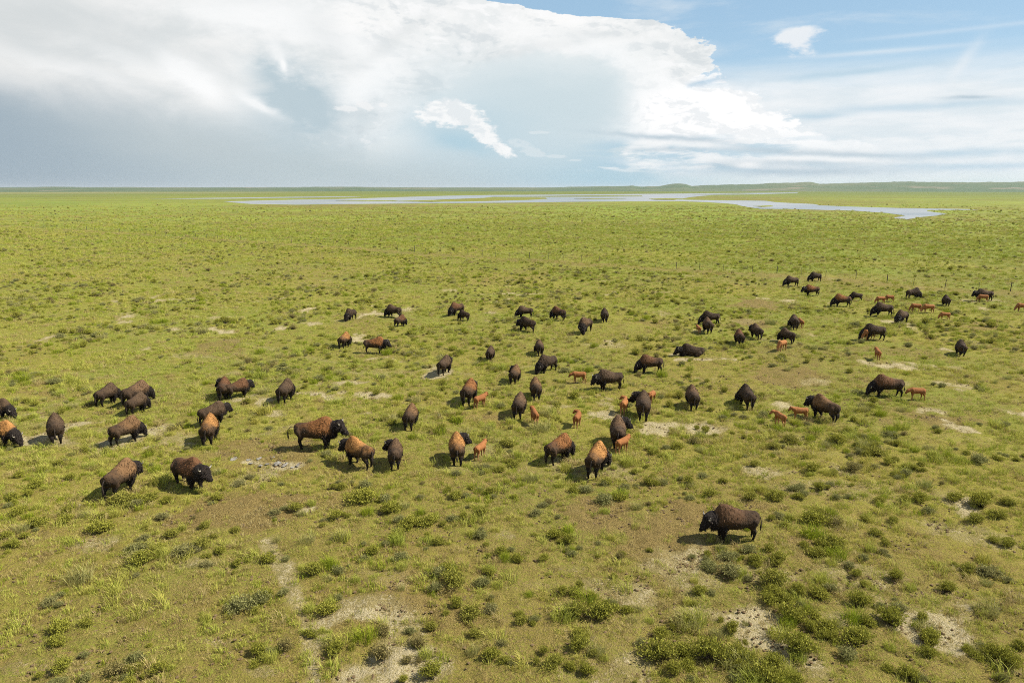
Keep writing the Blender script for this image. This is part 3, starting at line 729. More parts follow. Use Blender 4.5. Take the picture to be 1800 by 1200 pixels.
# near things placed where the photograph shows them: x, y of the foot, width (photograph px), kind
NEAR = [(640,885,60,'g'),(683,900,45,'g'),(720,930,45,'g'),(755,925,40,'g'),(800,878,35,'g'),(845,905,30,'g'),(845,945,30,'s'),(770,960,28,'g'),(705,985,35,'s'),(655,975,30,'g'),
(880,975,25,'g'),(910,990,32,'g'),(975,945,36,'g'),(1000,955,28,'g'),(1005,980,22,'s'),(1060,885,45,'s'),(1010,1050,36,'g'),(1055,1085,65,'g'),(1100,1080,30,'g'),(780,1005,30,'g'),
(795,1030,60,'g'),(850,1030,36,'s'),(830,1085,50,'g'),(915,1100,34,'g'),(670,1160,60,'d'),(735,1140,46,'d'),(860,1160,40,'g'),(760,1190,50,'g'),(975,1175,44,'g'),(1030,1185,36,'g'),
(1020,1140,46,'g'),(1160,1160,70,'g'),(1165,1120,40,'g'),(1190,1190,40,'g'),(20,965,30,'g'),(60,925,40,'g'),(110,920,36,'g'),(175,935,46,'g'),(215,885,44,'g'),(265,880,36,'g'),
(235,970,40,'s'),(250,990,50,'g'),(300,945,34,'g'),(320,975,46,'s'),(350,965,36,'g'),(385,975,26,'g'),(470,990,32,'g'),(415,995,22,'g'),(360,1000,28,'s'),(135,1025,50,'t'),
(80,1065,30,'s'),(100,1115,50,'g'),(105,1180,44,'g'),(235,1165,40,'s'),(200,1190,50,'d'),(275,1185,34,'g'),(420,1070,56,'s'),(460,1060,44,'s'),(450,1150,40,'g'),(500,1145,40,'d'),
(545,1122,30,'g'),(575,1080,44,'g'),(548,1015,44,'g'),(590,1010,30,'s'),(590,1150,40,'g'),(540,958,30,'t'),(485,955,18,'t'),(1365,880,46,'g'),(1395,865,30,'s'),(1430,828,34,'g'),
(1540,800,36,'g'),(1550,885,28,'g'),(1620,882,36,'g'),(1730,892,50,'g'),(1775,888,30,'g'),(1370,912,30,'s'),(1430,922,60,'g'),(1470,925,40,'d'),(1470,965,56,'g'),(1540,942,28,'g'),
(1440,980,40,'g'),(1370,992,46,'g'),(1250,1000,36,'s'),(1280,985,40,'s'),(1320,972,36,'s'),(1290,1015,50,'s'),(1230,1050,36,'g'),(1380,1062,40,'g'),(1360,1035,60,'g'),(1440,1050,46,'g'),
(1510,1067,50,'g'),(1580,1020,30,'g'),(1510,1017,24,'g'),(1575,1100,60,'g'),(1460,1112,50,'g'),(1395,1090,60,'g'),(1400,1150,70,'g'),(1300,1152,46,'g'),(1250,1160,80,'g'),(1360,1172,50,'g'),
(1350,1200,70,'g'),(1510,1132,60,'g'),(1640,1132,50,'g'),(1740,1012,50,'s'),(1705,1008,36,'g'),(1775,962,34,'g'),(1740,1080,46,'t'),(1775,1172,54,'g'),(1750,1160,40,'g'),(1600,1195,40,'g'),
(1290,1112,34,'g'),(1580,1078,34,'s'),(1010,868,24,'g'),(1520,772,20,'s'),(1340,700,22,'g'),(1445,862,28,'g'),(1500,742,18,'g'),(1215,880,20,'s'),(1445,735,24,'g'),(1490,762,26,'g'),
(420,855,30,'s'),(380,880,24,'g'),(60,860,36,'g'),(20,880,30,'g'),(145,795,20,'g'),(100,820,26,'g'),(30,905,34,'g'),(480,905,24,'s'),(515,900,30,'g'),(590,915,28,'g'),(600,860,22,'g'),
(880,830,26,'g'),(905,822,24,'g'),(855,825,22,'s'),(1150,800,26,'g'),(1190,790,30,'g'),(1240,760,22,'g'),(1140,850,28,'g'),(1100,860,22,'s')]
shr = []     # x, y, width m, kind, variant, hand-placed
for px, py, w, k in NEAR:
    c = unproject(px, py); d = c[1]*CP - (c[2]-CAM_H)*SP
    shr.append([c[0], c[1]+0.15, w/FPX*d*1.12, k, rng.integers(8), 1])
for q in list(shr):
    if q[3] == 't': continue
    for _ in range(int(rng.integers(2, 5))):
        a = rng.uniform(0, 6.28); d_ = q[2]*rng.uniform(.45, .95)
        shr.append([q[0]+d_*math.cos(a), q[1]+d_*math.sin(a)*1.2, q[2]*rng.uniform(.35, .75), ['g', 's', 'b', 'b', q[3]][rng.integers(5)], rng.integers(8), 0])
pts = sample_fan(lambda r: 1.4 if r < 90 else 1.4*(90/r)**1.6*(1-0.8*float(smooth(330, 620, r))), 17, 800)
mp_, mb_, ml_, mt_, nd_ = masks(pts[:, 0], pts[:, 1])
cl = nfbm(pts[:, 0], pts[:, 1], 7, 4, 91)
rr = np.hypot(pts[:, 0], pts[:, 1])
keep = rng.uniform(size=len(pts)) < smooth(.36, .62, cl)*(1-0.93*mb_)*(1-0.95*np.clip(mp_*1.6, 0, 1))*np.where((nd_ > -1) & (nd_ < 7), .15, 1)*np.where(nd_ < -1, .55, 1)
# not over the water
def on_water(x, y):
    u, v = project(np.column_stack([x, y, np.zeros_like(x)]))
    poly = np.array(main); ins = np.zeros(len(x), bool)
    for k in range(len(poly)):
        (ax, ay), (bx, by) = poly[k], poly[(k+1) % len(poly)]
        cnd = ((ay > v) != (by > v)); xi = (bx-ax)*(v-ay)/(by-ay+1e-9)+ax
        ins ^= cnd & (u < xi)
    return ins | ((v < 362) & (v > 350) & (u > 380) & (u < 1300))
keep &= ~on_water(pts[:, 0], pts[:, 1])
pts, rr = pts[keep], rr[keep]
hp_ = np.array([[q[0], q[1]] for q in shr])
for (x, y), r in zip(pts, rr):
    if r < 45 and np.min(np.hypot(hp_[:, 0]-x, hp_[:, 1]-y)) < 0.9: continue
    u = rng.uniform()
    kd = 'g' if u < .26 else 's' if u < .46 else 'd' if u < .53 else 't' if u < .57 else 'b'
    w = float(np.clip(rng.lognormal(-0.62, 0.40), .25, 1.5))
    w *= 1+float(smooth(200, 700, r))*.7
    shr.append([x, y, w, kd, rng.integers(8), 0])
SHR = shr

# ------------------------------------------------------------------ bison
m_coat, b = new_mat('bison_coat')
tcn = X.nt.nodes.new('ShaderNodeTexCoord'); oi = X.nt.nodes.new('ShaderNodeObjectInfo')
O = X(tcn.outputs['Object'])
vo = X.nt.nodes.new('ShaderNodeVectorMath'); vo.operation = 'ADD'
X.nt.links.new(O.k, vo.inputs[0])
rv = X(oi.outputs['Random'])*40.0
X.nt.links.new(comb(rv, rv*0.7, rv*1.3).k, vo.inputs[1])
OV = X(vo.outputs[0])
dark, cape = X(attr('dark').outputs['Fac']), X(attr('cape').outputs['Fac'])
nA = fbm(OV, 2.4, 4, 0.6); nB = fbm(OV, 7.0, 4, 0.65); nC = fbm(OV, 24.0, 3, 0.7)
basec = mixc(sstep(0.35, 0.7, nA), (0.032, 0.0205, 0.012), (0.068, 0.042, 0.023))
basec = mixc(sstep(0.52, 0.72, nB)*0.35, basec, (0.085, 0.046, 0.024))
cc = X(oi.outputs['Color'])
al = X(oi.outputs['Alpha'])
nP = fbm(comb(sep(OV)[0]*1.6, sep(OV)[1]*1.6, sep(OV)[2]*0.8), 2.0, 5, 0.65)
cm = sstep(0.15, 0.95, cape*1.05*al + (nP-0.5)*1.5*al + (nB-0.5)*0.45)
cc = mixc(sstep(0.45, 0.60, nP*0.6+nB*0.4)*0.75, cc, mixc(1.0, cc, (0.45, 0.42, 0.40), 'MULTIPLY'))
c = mixc(cm*M('MINIMUM', al*1.1, 1.0), basec, cc)
c = mixc(sstep(0.35, 0.75, dark + (nB-0.5)*0.3), c, mixc(sstep(0.4, 0.7, nC), (0.009, 0.007, 0.006), (0.024, 0.017, 0.013)))
c = mixc(sstep(0.3, 0.8, nC)*0.28, c, (0.02, 0.012, 0.008))
X.nt.links.new(c.k, b.inputs['Base Color'])
b.inputs['Roughness'].default_value = 0.85; b.inputs['Specular IOR Level'].default_value = 0.2
bn = X.nt.nodes.new('ShaderNodeBump'); bn.inputs['Strength'].default_value = 0.7; bn.inputs['Distance'].default_value = 0.05
_in(bn, 'Height', fbm(comb(sep(OV)[0], sep(OV)[1], sep(OV)[2]*0.4), 18.0, 4, 0.65)); X.nt.links.new(bn.outputs[0], b.inputs['Normal'])

m_mane, b = new_mat('bison_mane')
oi = X.nt.nodes.new('ShaderNodeObjectInfo')
c = mixc(X(attr('leaf').outputs['Fac']), (0.010, 0.008, 0.007), (0.034, 0.022, 0.016))
X.nt.links.new(c.k, b.inputs['Base Color']); b.inputs['Roughness'].default_value = 0.8; b.inputs['Specular IOR Level'].default_value = 0.25
m_horn, b = new_mat('horn'); b.inputs['Base Color'].default_value = (0.30, 0.27, 0.22, 1); b.inputs['Roughness'].default_value = 0.35
m_eye, b = new_mat('eye'); b.inputs['Base Color'].default_value = (0.01, 0.008, 0.006, 1); b.inputs['Roughness'].default_value = 0.15
m_ear, b = new_mat('ear_fur'); b.inputs['Base Color'].default_value = (0.030, 0.020, 0.014, 1); b.inputs['Roughness'].default_value = 0.9
m_calf, b = new_mat('calf_coat')
tcn = X.nt.nodes.new('ShaderNodeTexCoord'); oi = X.nt.nodes.new('ShaderNodeObjectInfo')
O = X(tcn.outputs['Object']); rv = X(oi.outputs['Random'])
nA = fbm(O, 5.0, 4, 0.6)
c = mixc(rv, (0.235, 0.092, 0.030), (0.33, 0.140, 0.046))
c = mixc(sstep(0.4, 0.7, nA)*0.5, c, (0.19, 0.065, 0.022))
c = mixc(X(attr('cape').outputs['Fac'])*0.6, c, (0.46, 0.27, 0.14))
c = mixc(X(attr('dark').outputs['Fac']), c, (0.06, 0.035, 0.025))
X.nt.links.new(c.k, b.inputs['Base Color']); b.inputs['Roughness'].default_value = 0.85; b.inputs['Specular IOR Level'].default_value = 0.2
bn = X.nt.nodes.new('ShaderNodeBump'); bn.inputs['Strength'].default_value = 0.5; bn.inputs['Distance'].default_value = 0.02
_in(bn, 'Height', fbm(O, 30.0, 3, 0.6)); X.nt.links.new(bn.outputs[0], b.inputs['Normal'])

def loft(bm, st, n=18):
    """closed tube through sections (centre, up vector, half height, half width, top narrowing)"""
    rings = []
    for c, up, hz, hy, k in st:
        c = Vector(c); up = Vector(up).normalized(); side = Vector((0, 1, 0))
        if len(rings) or True:
            pass
        ring = []
        for q in range(n):
            a = 2*math.pi*q/n
            s, co = math.sin(a), math.cos(a)
            ring.append(bm.verts.new(c + up*(hz*s) + side*(hy*co*(1-k*max(0, s)))))
        rings.append(ring)
    for a, b_ in zip(rings, rings[1:]):
        for q in range(n):
            bm.faces.new((a[q], a[(q+1) % n], b_[(q+1) % n], b_[q]))
    bm.faces.new(list(reversed(rings[0]))); bm.faces.new(rings[-1])
def capsule(bm, p0, p1, r0, r1, seg=12, sy=1.0):
    """round cone from p0 to p1"""
    p0, p1 = Vector(p0), Vector(p1); d = (p1-p0)
    L = d.length or 1e-4; q = Vector((0, 0, 1)).rotation_difference(d)
    rings = []
    prof = [(-r0*math.cos(t), r0*math.sin(t)) for t in (0.25, 0.7, 1.15)] + [(0, r0), (L, r1)] + [(L+r1*math.cos(t), r1*math.sin(t)) for t in (1.15, 0.7, 0.25)]
    for z, r in prof:
        ring = [bm.verts.new(p0 + q @ Vector((r*math.cos(2*math.pi*k/seg), sy*r*math.sin(2*math.pi*k/seg), z))) for k in range(seg)]
        rings.append(ring)
    for a, b_ in zip(rings, rings[1:]):
        for k in range(seg): bm.faces.new((a[k], a[(k+1) % seg], b_[(k+1) % seg], b_[k]))
    bm.faces.new(list(reversed(rings[0]))); bm.faces.new(rings[-1])

def chain(bm, pts):
    for (p0, r0), (p1, r1) in zip(pts, pts[1:]): capsule(bm, p0, p1, r0, r1)

def remesh(bm, voxel, iters):
    bmesh.ops.recalc_face_normals(bm, faces=bm.faces)
    me = bpy.data.meshes.new('tmp'); bm.to_mesh(me); bm.free()
    o = bpy.data.objects.new('tmp', me); COL.objects.link(o)
    md = o.modifiers.new('r', 'REMESH'); md.mode = 'VOXEL'; md.voxel_size = voxel; md.use_smooth_shade = True
    ms = o.modifiers.new('s', 'SMOOTH'); ms.factor = 0.5; ms.iterations = iters
    dg = bpy.context.evaluated_depsgraph_get(); dg.update()
    out = bpy.data.meshes.new_from_object(o.evaluated_get(dg))
    bpy.data.objects.remove(o); bpy.data.meshes.remove(me)
    return out

def horn_mesh(s, p0, k=1.0):
    bm = bmesh.new(); n = 7; rings = []
    path = [(0, 0, 0, .055), (.0, .09, .0, .05), (.0, .16, .05, .038), (.0, .185, .13, .024), (.0, .165, .20, .006)]
    for x, y, z, r in path:
        rings.append([bm.verts.new(Vector(p0)+Vector((x*k+r*k*math.cos(2*math.pi*q/n), s*y*k, z*k+r*k*math.sin(2*math.pi*q/n)))) for q in range(n)])
    for a, b_ in zip(rings, rings[1:]):
        for q in range(n): bm.faces.new((a[q], a[(q+1) % n], b_[(q+1) % n], b_[q]))
    bm.faces.new(rings[0]); bm.faces.new(rings[-1])
    bmesh.ops.recalc_face_normals(bm, faces=bm.faces)
    for f in bm.faces: f.smooth = True
    me = bpy.data.meshes.new('horn'); bm.to_mesh(me); bm.free(); me.materials.append(m_horn); return me
def blob_mesh(name, p, r, mat, sub=2, rot=None):
    bm = bmesh.new(); bmesh.ops.create_icosphere(bm, subdivisions=sub, radius=1.0)
    T = Matrix.Translation(Vector(p)) @ (rot or Matrix.Identity(4)) @ Matrix.Diagonal((*r, 1))
    bm.transform(T)
    for f in bm.faces: f.smooth = True
    me = bpy.data.meshes.new(name); bm.to_mesh(me); bm.free(); me.materials.append(mat); return me
def tube_mesh(name, pts, mat, n=7):
    bm = bmesh.new(); rings = []
    for (x, y, z), r in pts: rings.append([bm.verts.new((x+r*math.cos(2*math.pi*q/n), y+r*math.sin(2*math.pi*q/n), z)) for q in range(n)])
    for a, b_ in zip(rings, rings[1:]):
        for q in range(n): bm.faces.new((a[q], a[(q+1) % n], b_[(q+1) % n], b_[q]))
    bm.faces.new(rings[0]); bm.faces.new(rings[-1]); bmesh.ops.recalc_face_normals(bm, faces=bm.faces)
    for f in bm.faces: f.smooth = True
    me = bpy.data.meshes.new(name); bm.to_mesh(me); bm.free(); me.materials.append(mat); return me

def build_adult(key, pitch, yaw, stride=(0, 0, 0, 0), lying=False, bull=1.0, tail=0.0):
    """pitch: 0 head level .. 1 muzzle in the grass; yaw: degrees head turned to its left"""
    bm = bmesh.new()
    dz = -0.60 if lying else 0.0
    st = [(-1.37, 1.13, .12, .10, .1), (-1.31, 1.12, .27, .22, .1), (-1.14, 1.09, .365, .31, .15), (-.85, 1.07, .40, .35, .15), (-.5, 1.06, .42, .39, .15), (-.15, 1.075, .49, .44, .2),
          (.15, 1.12, .545, .435, .3), (.42, 1.175, .61, .42, .4), (.64, 1.195, .64, .39, .45), (.86, 1.18, .60, .35, .45), (1.04, 1.08, .50, .305, .4), (1.2, 1.0, .33, .24, .3), (1.3, .96, .2, .15, .2)]
    loft(bm, [((x, 0, z+dz), (0, 0, 1), hz*(1+0.03*(bull-1)), hy*bull, k) for x, z, hz, hy, k in st])
    # neck and head in a frame hinged at the shoulder
    base = Vector((1.02, 0, 1.08+dz))
    p = pitch
    hc = Vector((1.66-.12*p, 0, 1.12-.66*p+dz)); fore = Vector((1.53-.06*p, 0, 1.32-.66*p+dz))
    mz = Vector((1.99-.26*p, 0, .82-.60*p+dz))
    if p > .8: mz = Vector((1.72, 0, .14)); hc = Vector((1.55, 0, .47)); fore = Vector((1.43, 0, .68))
    if p < -.2: hc = Vector((1.66, 0, 1.28+dz)); fore = Vector((1.53, 0, 1.48+dz)); mz = Vector((2.0, 0, 1.0+dz))
    Rz = Matrix.Rotation(math.radians(yaw), 3, 'Z')
    def T(v, f=1.0):
        v = Vector(v); 
        if f < 1: return base + Matrix.Rotation(math.radians(yaw*f), 3, 'Z') @ (v-base)
        return base + Rz @ (v-base)
    nk = base.lerp(fore, .55)
    capsule(bm, (0.86, 0, 1.12+dz), T(nk, .5), .40, .33, 16, .82)
    capsule(bm, T(nk, .5), T(fore), .34, .265, 16)
    capsule(bm, T(fore), T(hc), .265, .225, 14)
    capsule(bm, T(hc), T(mz), .22, .115, 14)
    chin = hc.lerp(mz, .45) + (Vector((-.16, 0, -.02)) if p > .8 else Vector((-.10, 0, -.24)))
    capsule(bm, T(hc.lerp(mz, .3)), T(chin), .14, .045, 10)          # beard
    thr = Vector((1.18, 0, .72-.25*max(p, 0)+dz))
    capsule(bm, (1.02, 0, .82+dz), T(thr, .5), .24, .14, 12)          # throat mane
    if not lying:
        for s, (dx, k) in ((1, (stride[0], 0)), (-1, (stride[1], 1))):
            chain(bm, [((.66, s*.20, 1.0), .22), ((.66+dx*.35, s*.215, .68), .185), ((.66+dx*.6, s*.20, .42), .13), ((.64+dx*.9, s*.19, .20), .075), ((.65+dx, s*.19, .075), .070)])
            capsule(bm, (.65+dx, s*.19, .06), (.70+dx, s*.19, .035), .065, .06, 10)
        for s, dx in ((1, stride[2]), (-1, stride[3])):
            chain(bm, [((-1.02, s*.18, 1.05), .25), ((-.93+dx*.3, s*.215, .78), .185), ((-1.12+dx*.6, s*.19, .50), .10), ((-1.10+dx*.85, s*.18, .24), .066), ((-1.05+dx, s*.18, .08), .056)])
            capsule(bm, (-1.05+dx, s*.18, .06), (-.99+dx, s*.18, .035), .06, .055, 10)
    else:
        for s in (1, -1):
            chain(bm, [((.70, s*.26, .30), .17), ((1.05, s*.34, .14), .10), ((.72, s*.38, .08), .06)])
            chain(bm, [((-.85, s*.30, .34), .23), ((-.45, s*.44, .17), .13), ((-.85, s*.46, .08), .06)])
    me = remesh(bm, 0.036, 3)
    n = len(me.vertices); co = np.empty(n*3, np.float32); me.vertices.foreach_get('co', co); co = co.reshape(-1, 3)
    no = np.empty(n*3, np.float32); me.vertices.foreach_get('normal', no); no = no.reshape(-1, 3)
    H = [np.array(T(v)) for v in (nk, fore, hc, mz, chin)]
    dh = np.min([np.linalg.norm(co-h, axis=1) for h in H], axis=0)
    x, y, z = co[:, 0], co[:, 1], co[:, 2]-dz
    headm = smooth(.52, .26, dh)*smooth(.78, 1.0, x if abs(yaw) < 30 else x+.25)
    front = smooth(.30, .62, x)*smooth(1.0, .74, z)
    legs = smooth(.72, .46, z) if not lying else smooth(.25, .0, z)
    belly = smooth(.80, .62, z)*.8
    darkm = np.clip(np.maximum.reduce([headm, front, legs*.9, belly, smooth(-1.28, -1.36, x)*smooth(1.2, .9, z)]), 0, 1)
    capem = np.clip(smooth(-.95, .55, x)*smooth(1.3, .9, x)*smooth(.70, 1.35, z)*1.1 + .45*smooth(.85, 1.4, z), 0, 1)*(1-headm)
    shag = np.clip(headm + front + capem*.35, 0, 1)*.035 + .008
    dsp = np.array([mnoise.noise(Vector((float(a)*9, float(b_)*9, float(c_)*5))) + .6*mnoise.noise(Vector((float(a)*21, float(b_)*21, float(c_)*12))) for a, b_, c_ in co])
    co = co + no*(dsp*shag)[:, None]
    me.vertices.foreach_set('co', co.astype(np.float32).ravel())
    for n_, v_ in (('dark', darkm), ('cape', capem)):
        at = me.attributes.new(n_, 'FLOAT', 'POINT'); at.data.foreach_set('value', v_.astype(np.float32))
    SX = Matrix.Diagonal((.85, 1.16, 1, 1))
    me.materials.clear(); me.materials.append(m_coat); me.name = 'bison_'+key
    me.polygons.foreach_set('use_smooth', np.ones(len(me.polygons), bool)); me.update()
    # shaggy hair on head, beard, throat and upper forelegs
    r = np.random.default_rng(len(key)*7+3)
    w = np.clip(headm*1.0 + front*(x > .4)*(z > .4)*.9, 0, 1); w[(no[:, 2] > .92)] *= .4
    w[np.linalg.norm(co-np.array(T(mz)), axis=1) < .16] = 0
    w = w/w.sum(); ids = r.choice(n, 900, p=w)
    HV, HF, HL = [], [], []
    for q in ids:
        p0 = co[q]; nn = no[q]; ln = r.uniform(.05, .12)
        dirv = nn*.55 + np.array([-.15, 0, -.9]) + r.normal(0, .25, 3); dirv /= np.linalg.norm(dirv)
        sd = np.cross(dirv, nn); sd = sd/(np.linalg.norm(sd)+1e-6)*.018
        i0 = len(HV); HV += [tuple(p0-sd+nn*.004), tuple(p0+sd+nn*.004), tuple(p0+dirv*ln+nn*.02)]; HF.append((i0, i0+1, i0+2)); lv = r.uniform(); HL += [lv, lv, lv]
    mane = np_mesh('mane', HV, HF, m_mane, False, dict(leaf=HL))
    w2 = np.clip(.15 + capem*1.2 + front + smooth(.3, .7, x)*.6, 0, 2)*(1-headm*.8); w2 = w2/w2.sum(); ids = r.choice(n, 1100, p=w2)
    HV, HF, HD, HC = [], [], [], []
    for q in ids:
        p0 = co[q]; nn = no[q]; ln = r.uniform(.05, .13)*(.6+.6*float(x[q] > .1))
        dirv = nn*.32 + np.array([-.5, 0, -.75]) + r.normal(0, .3, 3); dirv /= np.linalg.norm(dirv)
        sd = np.cross(dirv, nn); sd = sd/(np.linalg.norm(sd)+1e-6)*.022
        i0 = len(HV); HV += [tuple(p0-sd+nn*.003), tuple(p0+sd+nn*.003), tuple(p0+dirv*ln+nn*.02)]; HF.append((i0, i0+1, i0+2)); HD += [darkm[q]+r.normal(0, .05)]*3; HC += [capem[q]-.04+r.normal(0, .10)]*3
    wool = np_mesh('wool', HV, HF, m_coat, False, dict(dark=HD, cape=HC))
    parts = [('mane', mane), ('wool', wool)]
    for s in (1, -1):
        hb = T(fore + Vector((.07, s*.17, .06)))
        hm = horn_mesh(s, (0, 0, 0)); hm.transform(Matrix.Translation(hb) @ Rz.to_4x4()); parts.append(('horn', hm))
        parts.append(('ear', blob_mesh('ear', T(fore+Vector((-.06, s*.27, -.05))), (.05, .10, .045), m_ear, 2)))
        parts.append(('eye', blob_mesh('eye', T(hc.lerp(fore, .25)+Vector((.12, s*.165, .0))), (.022, .022, .022), m_eye, 1)))
    tz = 1.24+dz; sw = tail
    tp = [((-1.33, 0, tz), .035), ((-1.42-.16*sw, 0, tz-.10+.1*sw), .028), ((-1.46-.30*sw, .02, tz-.32+.15*sw), .022), ((-1.46-.34*sw, .02, max(tz-.50+.12*sw, .06)), .036), ((-1.45-.34*sw, .02, max(tz-.62+.06*sw, .04)), .050), ((-1.45-.34*sw, .02, max(tz-.78+.04*sw, .02)), .012)]
    parts.append(('tail', tube_mesh('tail', tp, m_ear)))
    for _n, pm in parts: pm.transform(SX)
    me.transform(SX)
    return me, parts, co*np.array([.85, 1.16, 1])

def build_calf(key, pitch, yaw, stride=(0, 0, 0, 0)):
    bm = bmesh.new()
    st = [(-.62, .80, .06, .06, .1), (-.58, .79, .15, .13, .1), (-.45, .77, .21, .175, .1), (-.25, .75, .215, .19, .1), (0, .745, .235, .20, .1), (.22, .765, .25, .195, .2), (.40, .79, .245, .18, .3), (.52, .82, .17, .13, .2), (.60, .83, .10, .08, .1)]
    loft(bm, [((x, 0, z), (0, 0, 1), hz, hy, k) for x, z, hz, hy, k in st], 14)
    base = Vector((.48, 0, .86)); p = pitch
    hc = Vector((.76, 0, .97-.55*p)); mz = Vector((.95-.10*p, 0, .78-.54*p))
    if p > .8: hc = Vector((.74, 0, .42)); mz = Vector((.82, 0, .20))
    Rz = Matrix.Rotation(math.radians(yaw), 3, 'Z')
    T = lambda v, f=1.0: base + (Matrix.Rotation(math.radians(yaw*f), 3, 'Z') @ (Vector(v)-base))
    capsule(bm, (.44, 0, .84), T(hc.lerp(base, .35), .5), .18, .13, 12)
    capsule(bm, T(hc.lerp(base, .35), .5), T(hc), .13, .125, 12)
    capsule(bm, T(hc), T(mz), .12, .065, 12)
    for s, dx in ((1, stride[0]), (-1, stride[1])):
        chain(bm, [((.36, s*.09, .74), .11), ((.37+dx*.4, s*.10, .50), .075), ((.36+dx*.6, s*.10, .34), .052), ((.36+dx*.9, s*.10, .14), .036), ((.37+dx, s*.10, .045), .042)])
    for s, dx in ((1, stride[2]), (-1, stride[3])):
        chain(bm, [((-.46, s*.09, .74), .125), ((-.42+dx*.3, s*.10, .54), .085), ((-.53+dx*.6, s*.09, .34), .052), ((-.51+dx*.9, s*.09, .15), .036), ((-.49+dx, s*.09, .045), .042)])
    me = remesh(bm, 0.022, 2)
    n = len(me.vertices); co = np.empty(n*3, np.float32); me.vertices.foreach_get('co', co); co = co.reshape(-1, 3)
    x, z = co[:, 0], co[:, 2]
    dm = np.linalg.norm(co-np.array(T(mz)), axis=1)
    darkm = smooth(.11, .04, dm)*.7
    capem = smooth(.52, .30, z)*.8
    for n_, v_ in (('dark', darkm), ('cape', capem)):
        at = me.attributes.new(n_, 'FLOAT', 'POINT'); at.data.foreach_set('value', v_.astype(np.float32))
    me.materials.clear(); me.materials.append(m_calf); me.name = 'calf_'+key; me.update()
    parts = []
    for s in (1, -1):
        parts.append(('ear', blob_mesh('ear', T(hc+Vector((-.04, s*.12, .06))), (.022, .065, .03), m_calf, 2)))
        parts.append(('eye', blob_mesh('eye', T(hc+Vector((.05, s*.082, .02))), (.012, .012, .012), m_eye, 1)))
    parts.append(('tail', tube_mesh('tail', [((-.61, 0, .88), .018), ((-.66, 0, .80), .014), ((-.67, .01, .62), .012), ((-.67, .01, .52), .02), ((-.67, .01, .42), .006)], m_calf)))
    SX = Matrix.Diagonal((.93, 1.1, 1, 1))
    for _n, pm in parts: pm.transform(SX)
    me.transform(SX)
    return me, parts, co*np.array([.93, 1.1, 1])

POSE = {
 'lv': lambda: build_adult('lv', .15, 8, (.06, -.08, -.05, .12)),
 'up': lambda: build_adult('up', -.1, -10, (.02, -.05, .0, .14), bull=1.05, tail=1.0),
 'gr': lambda: build_adult('gr', 1, 0, (.16, -.10, -.10, .14)),
 'gl': lambda: build_adult('gl', 1, 32, (.10, -.12, -.05, .12)),
 'gR': lambda: build_adult('gR', 1, -32, (.10, -.12, -.05, .12)),
 'wl': lambda: build_adult('wl', .35, 0, (.34, -.26, -.22, .26), tail=.4),
 'tl': lambda: build_adult('tl', .1, 55, (.02, -.06, -.05, .10)),
 'tr': lambda: build_adult('tr', .1, -55, (.05, -.04, .10, -.05)),
 'ly': lambda: build_adult('ly', .1, 10, lying=True),
 'bl': lambda: build_adult('bl', .3, 12, (-.02, .04, .02, -.06), bull=1.08, tail=.15),
 'c': lambda: build_calf('c', 0, 10, (.04, -.05, -.05, .06)),
 'cl': lambda: build_calf('cl', .05, 60, (.02, -.04, -.03, .06)),
 'cg': lambda: build_calf('cg', 1, 0, (.06, -.05, -.05, .08)),
 'cd': lambda: build_calf('cd', .4, 0, (.10, -.10, -.10, .12)),
}
CACHE = {}
COATS = {'o': (.31, .130, .040, .78), 'O': (.40, .195, .060, 1.0), 't': (.27, .15, .065, .75), 'b': (.145, .092, .052, .70), 'r': (.20, .092, .040, .75), 'd': (.030, .020, .013, .3), 'm': (.28, .165, .085, .60), 'k': (.19, .095, .042, .62)}

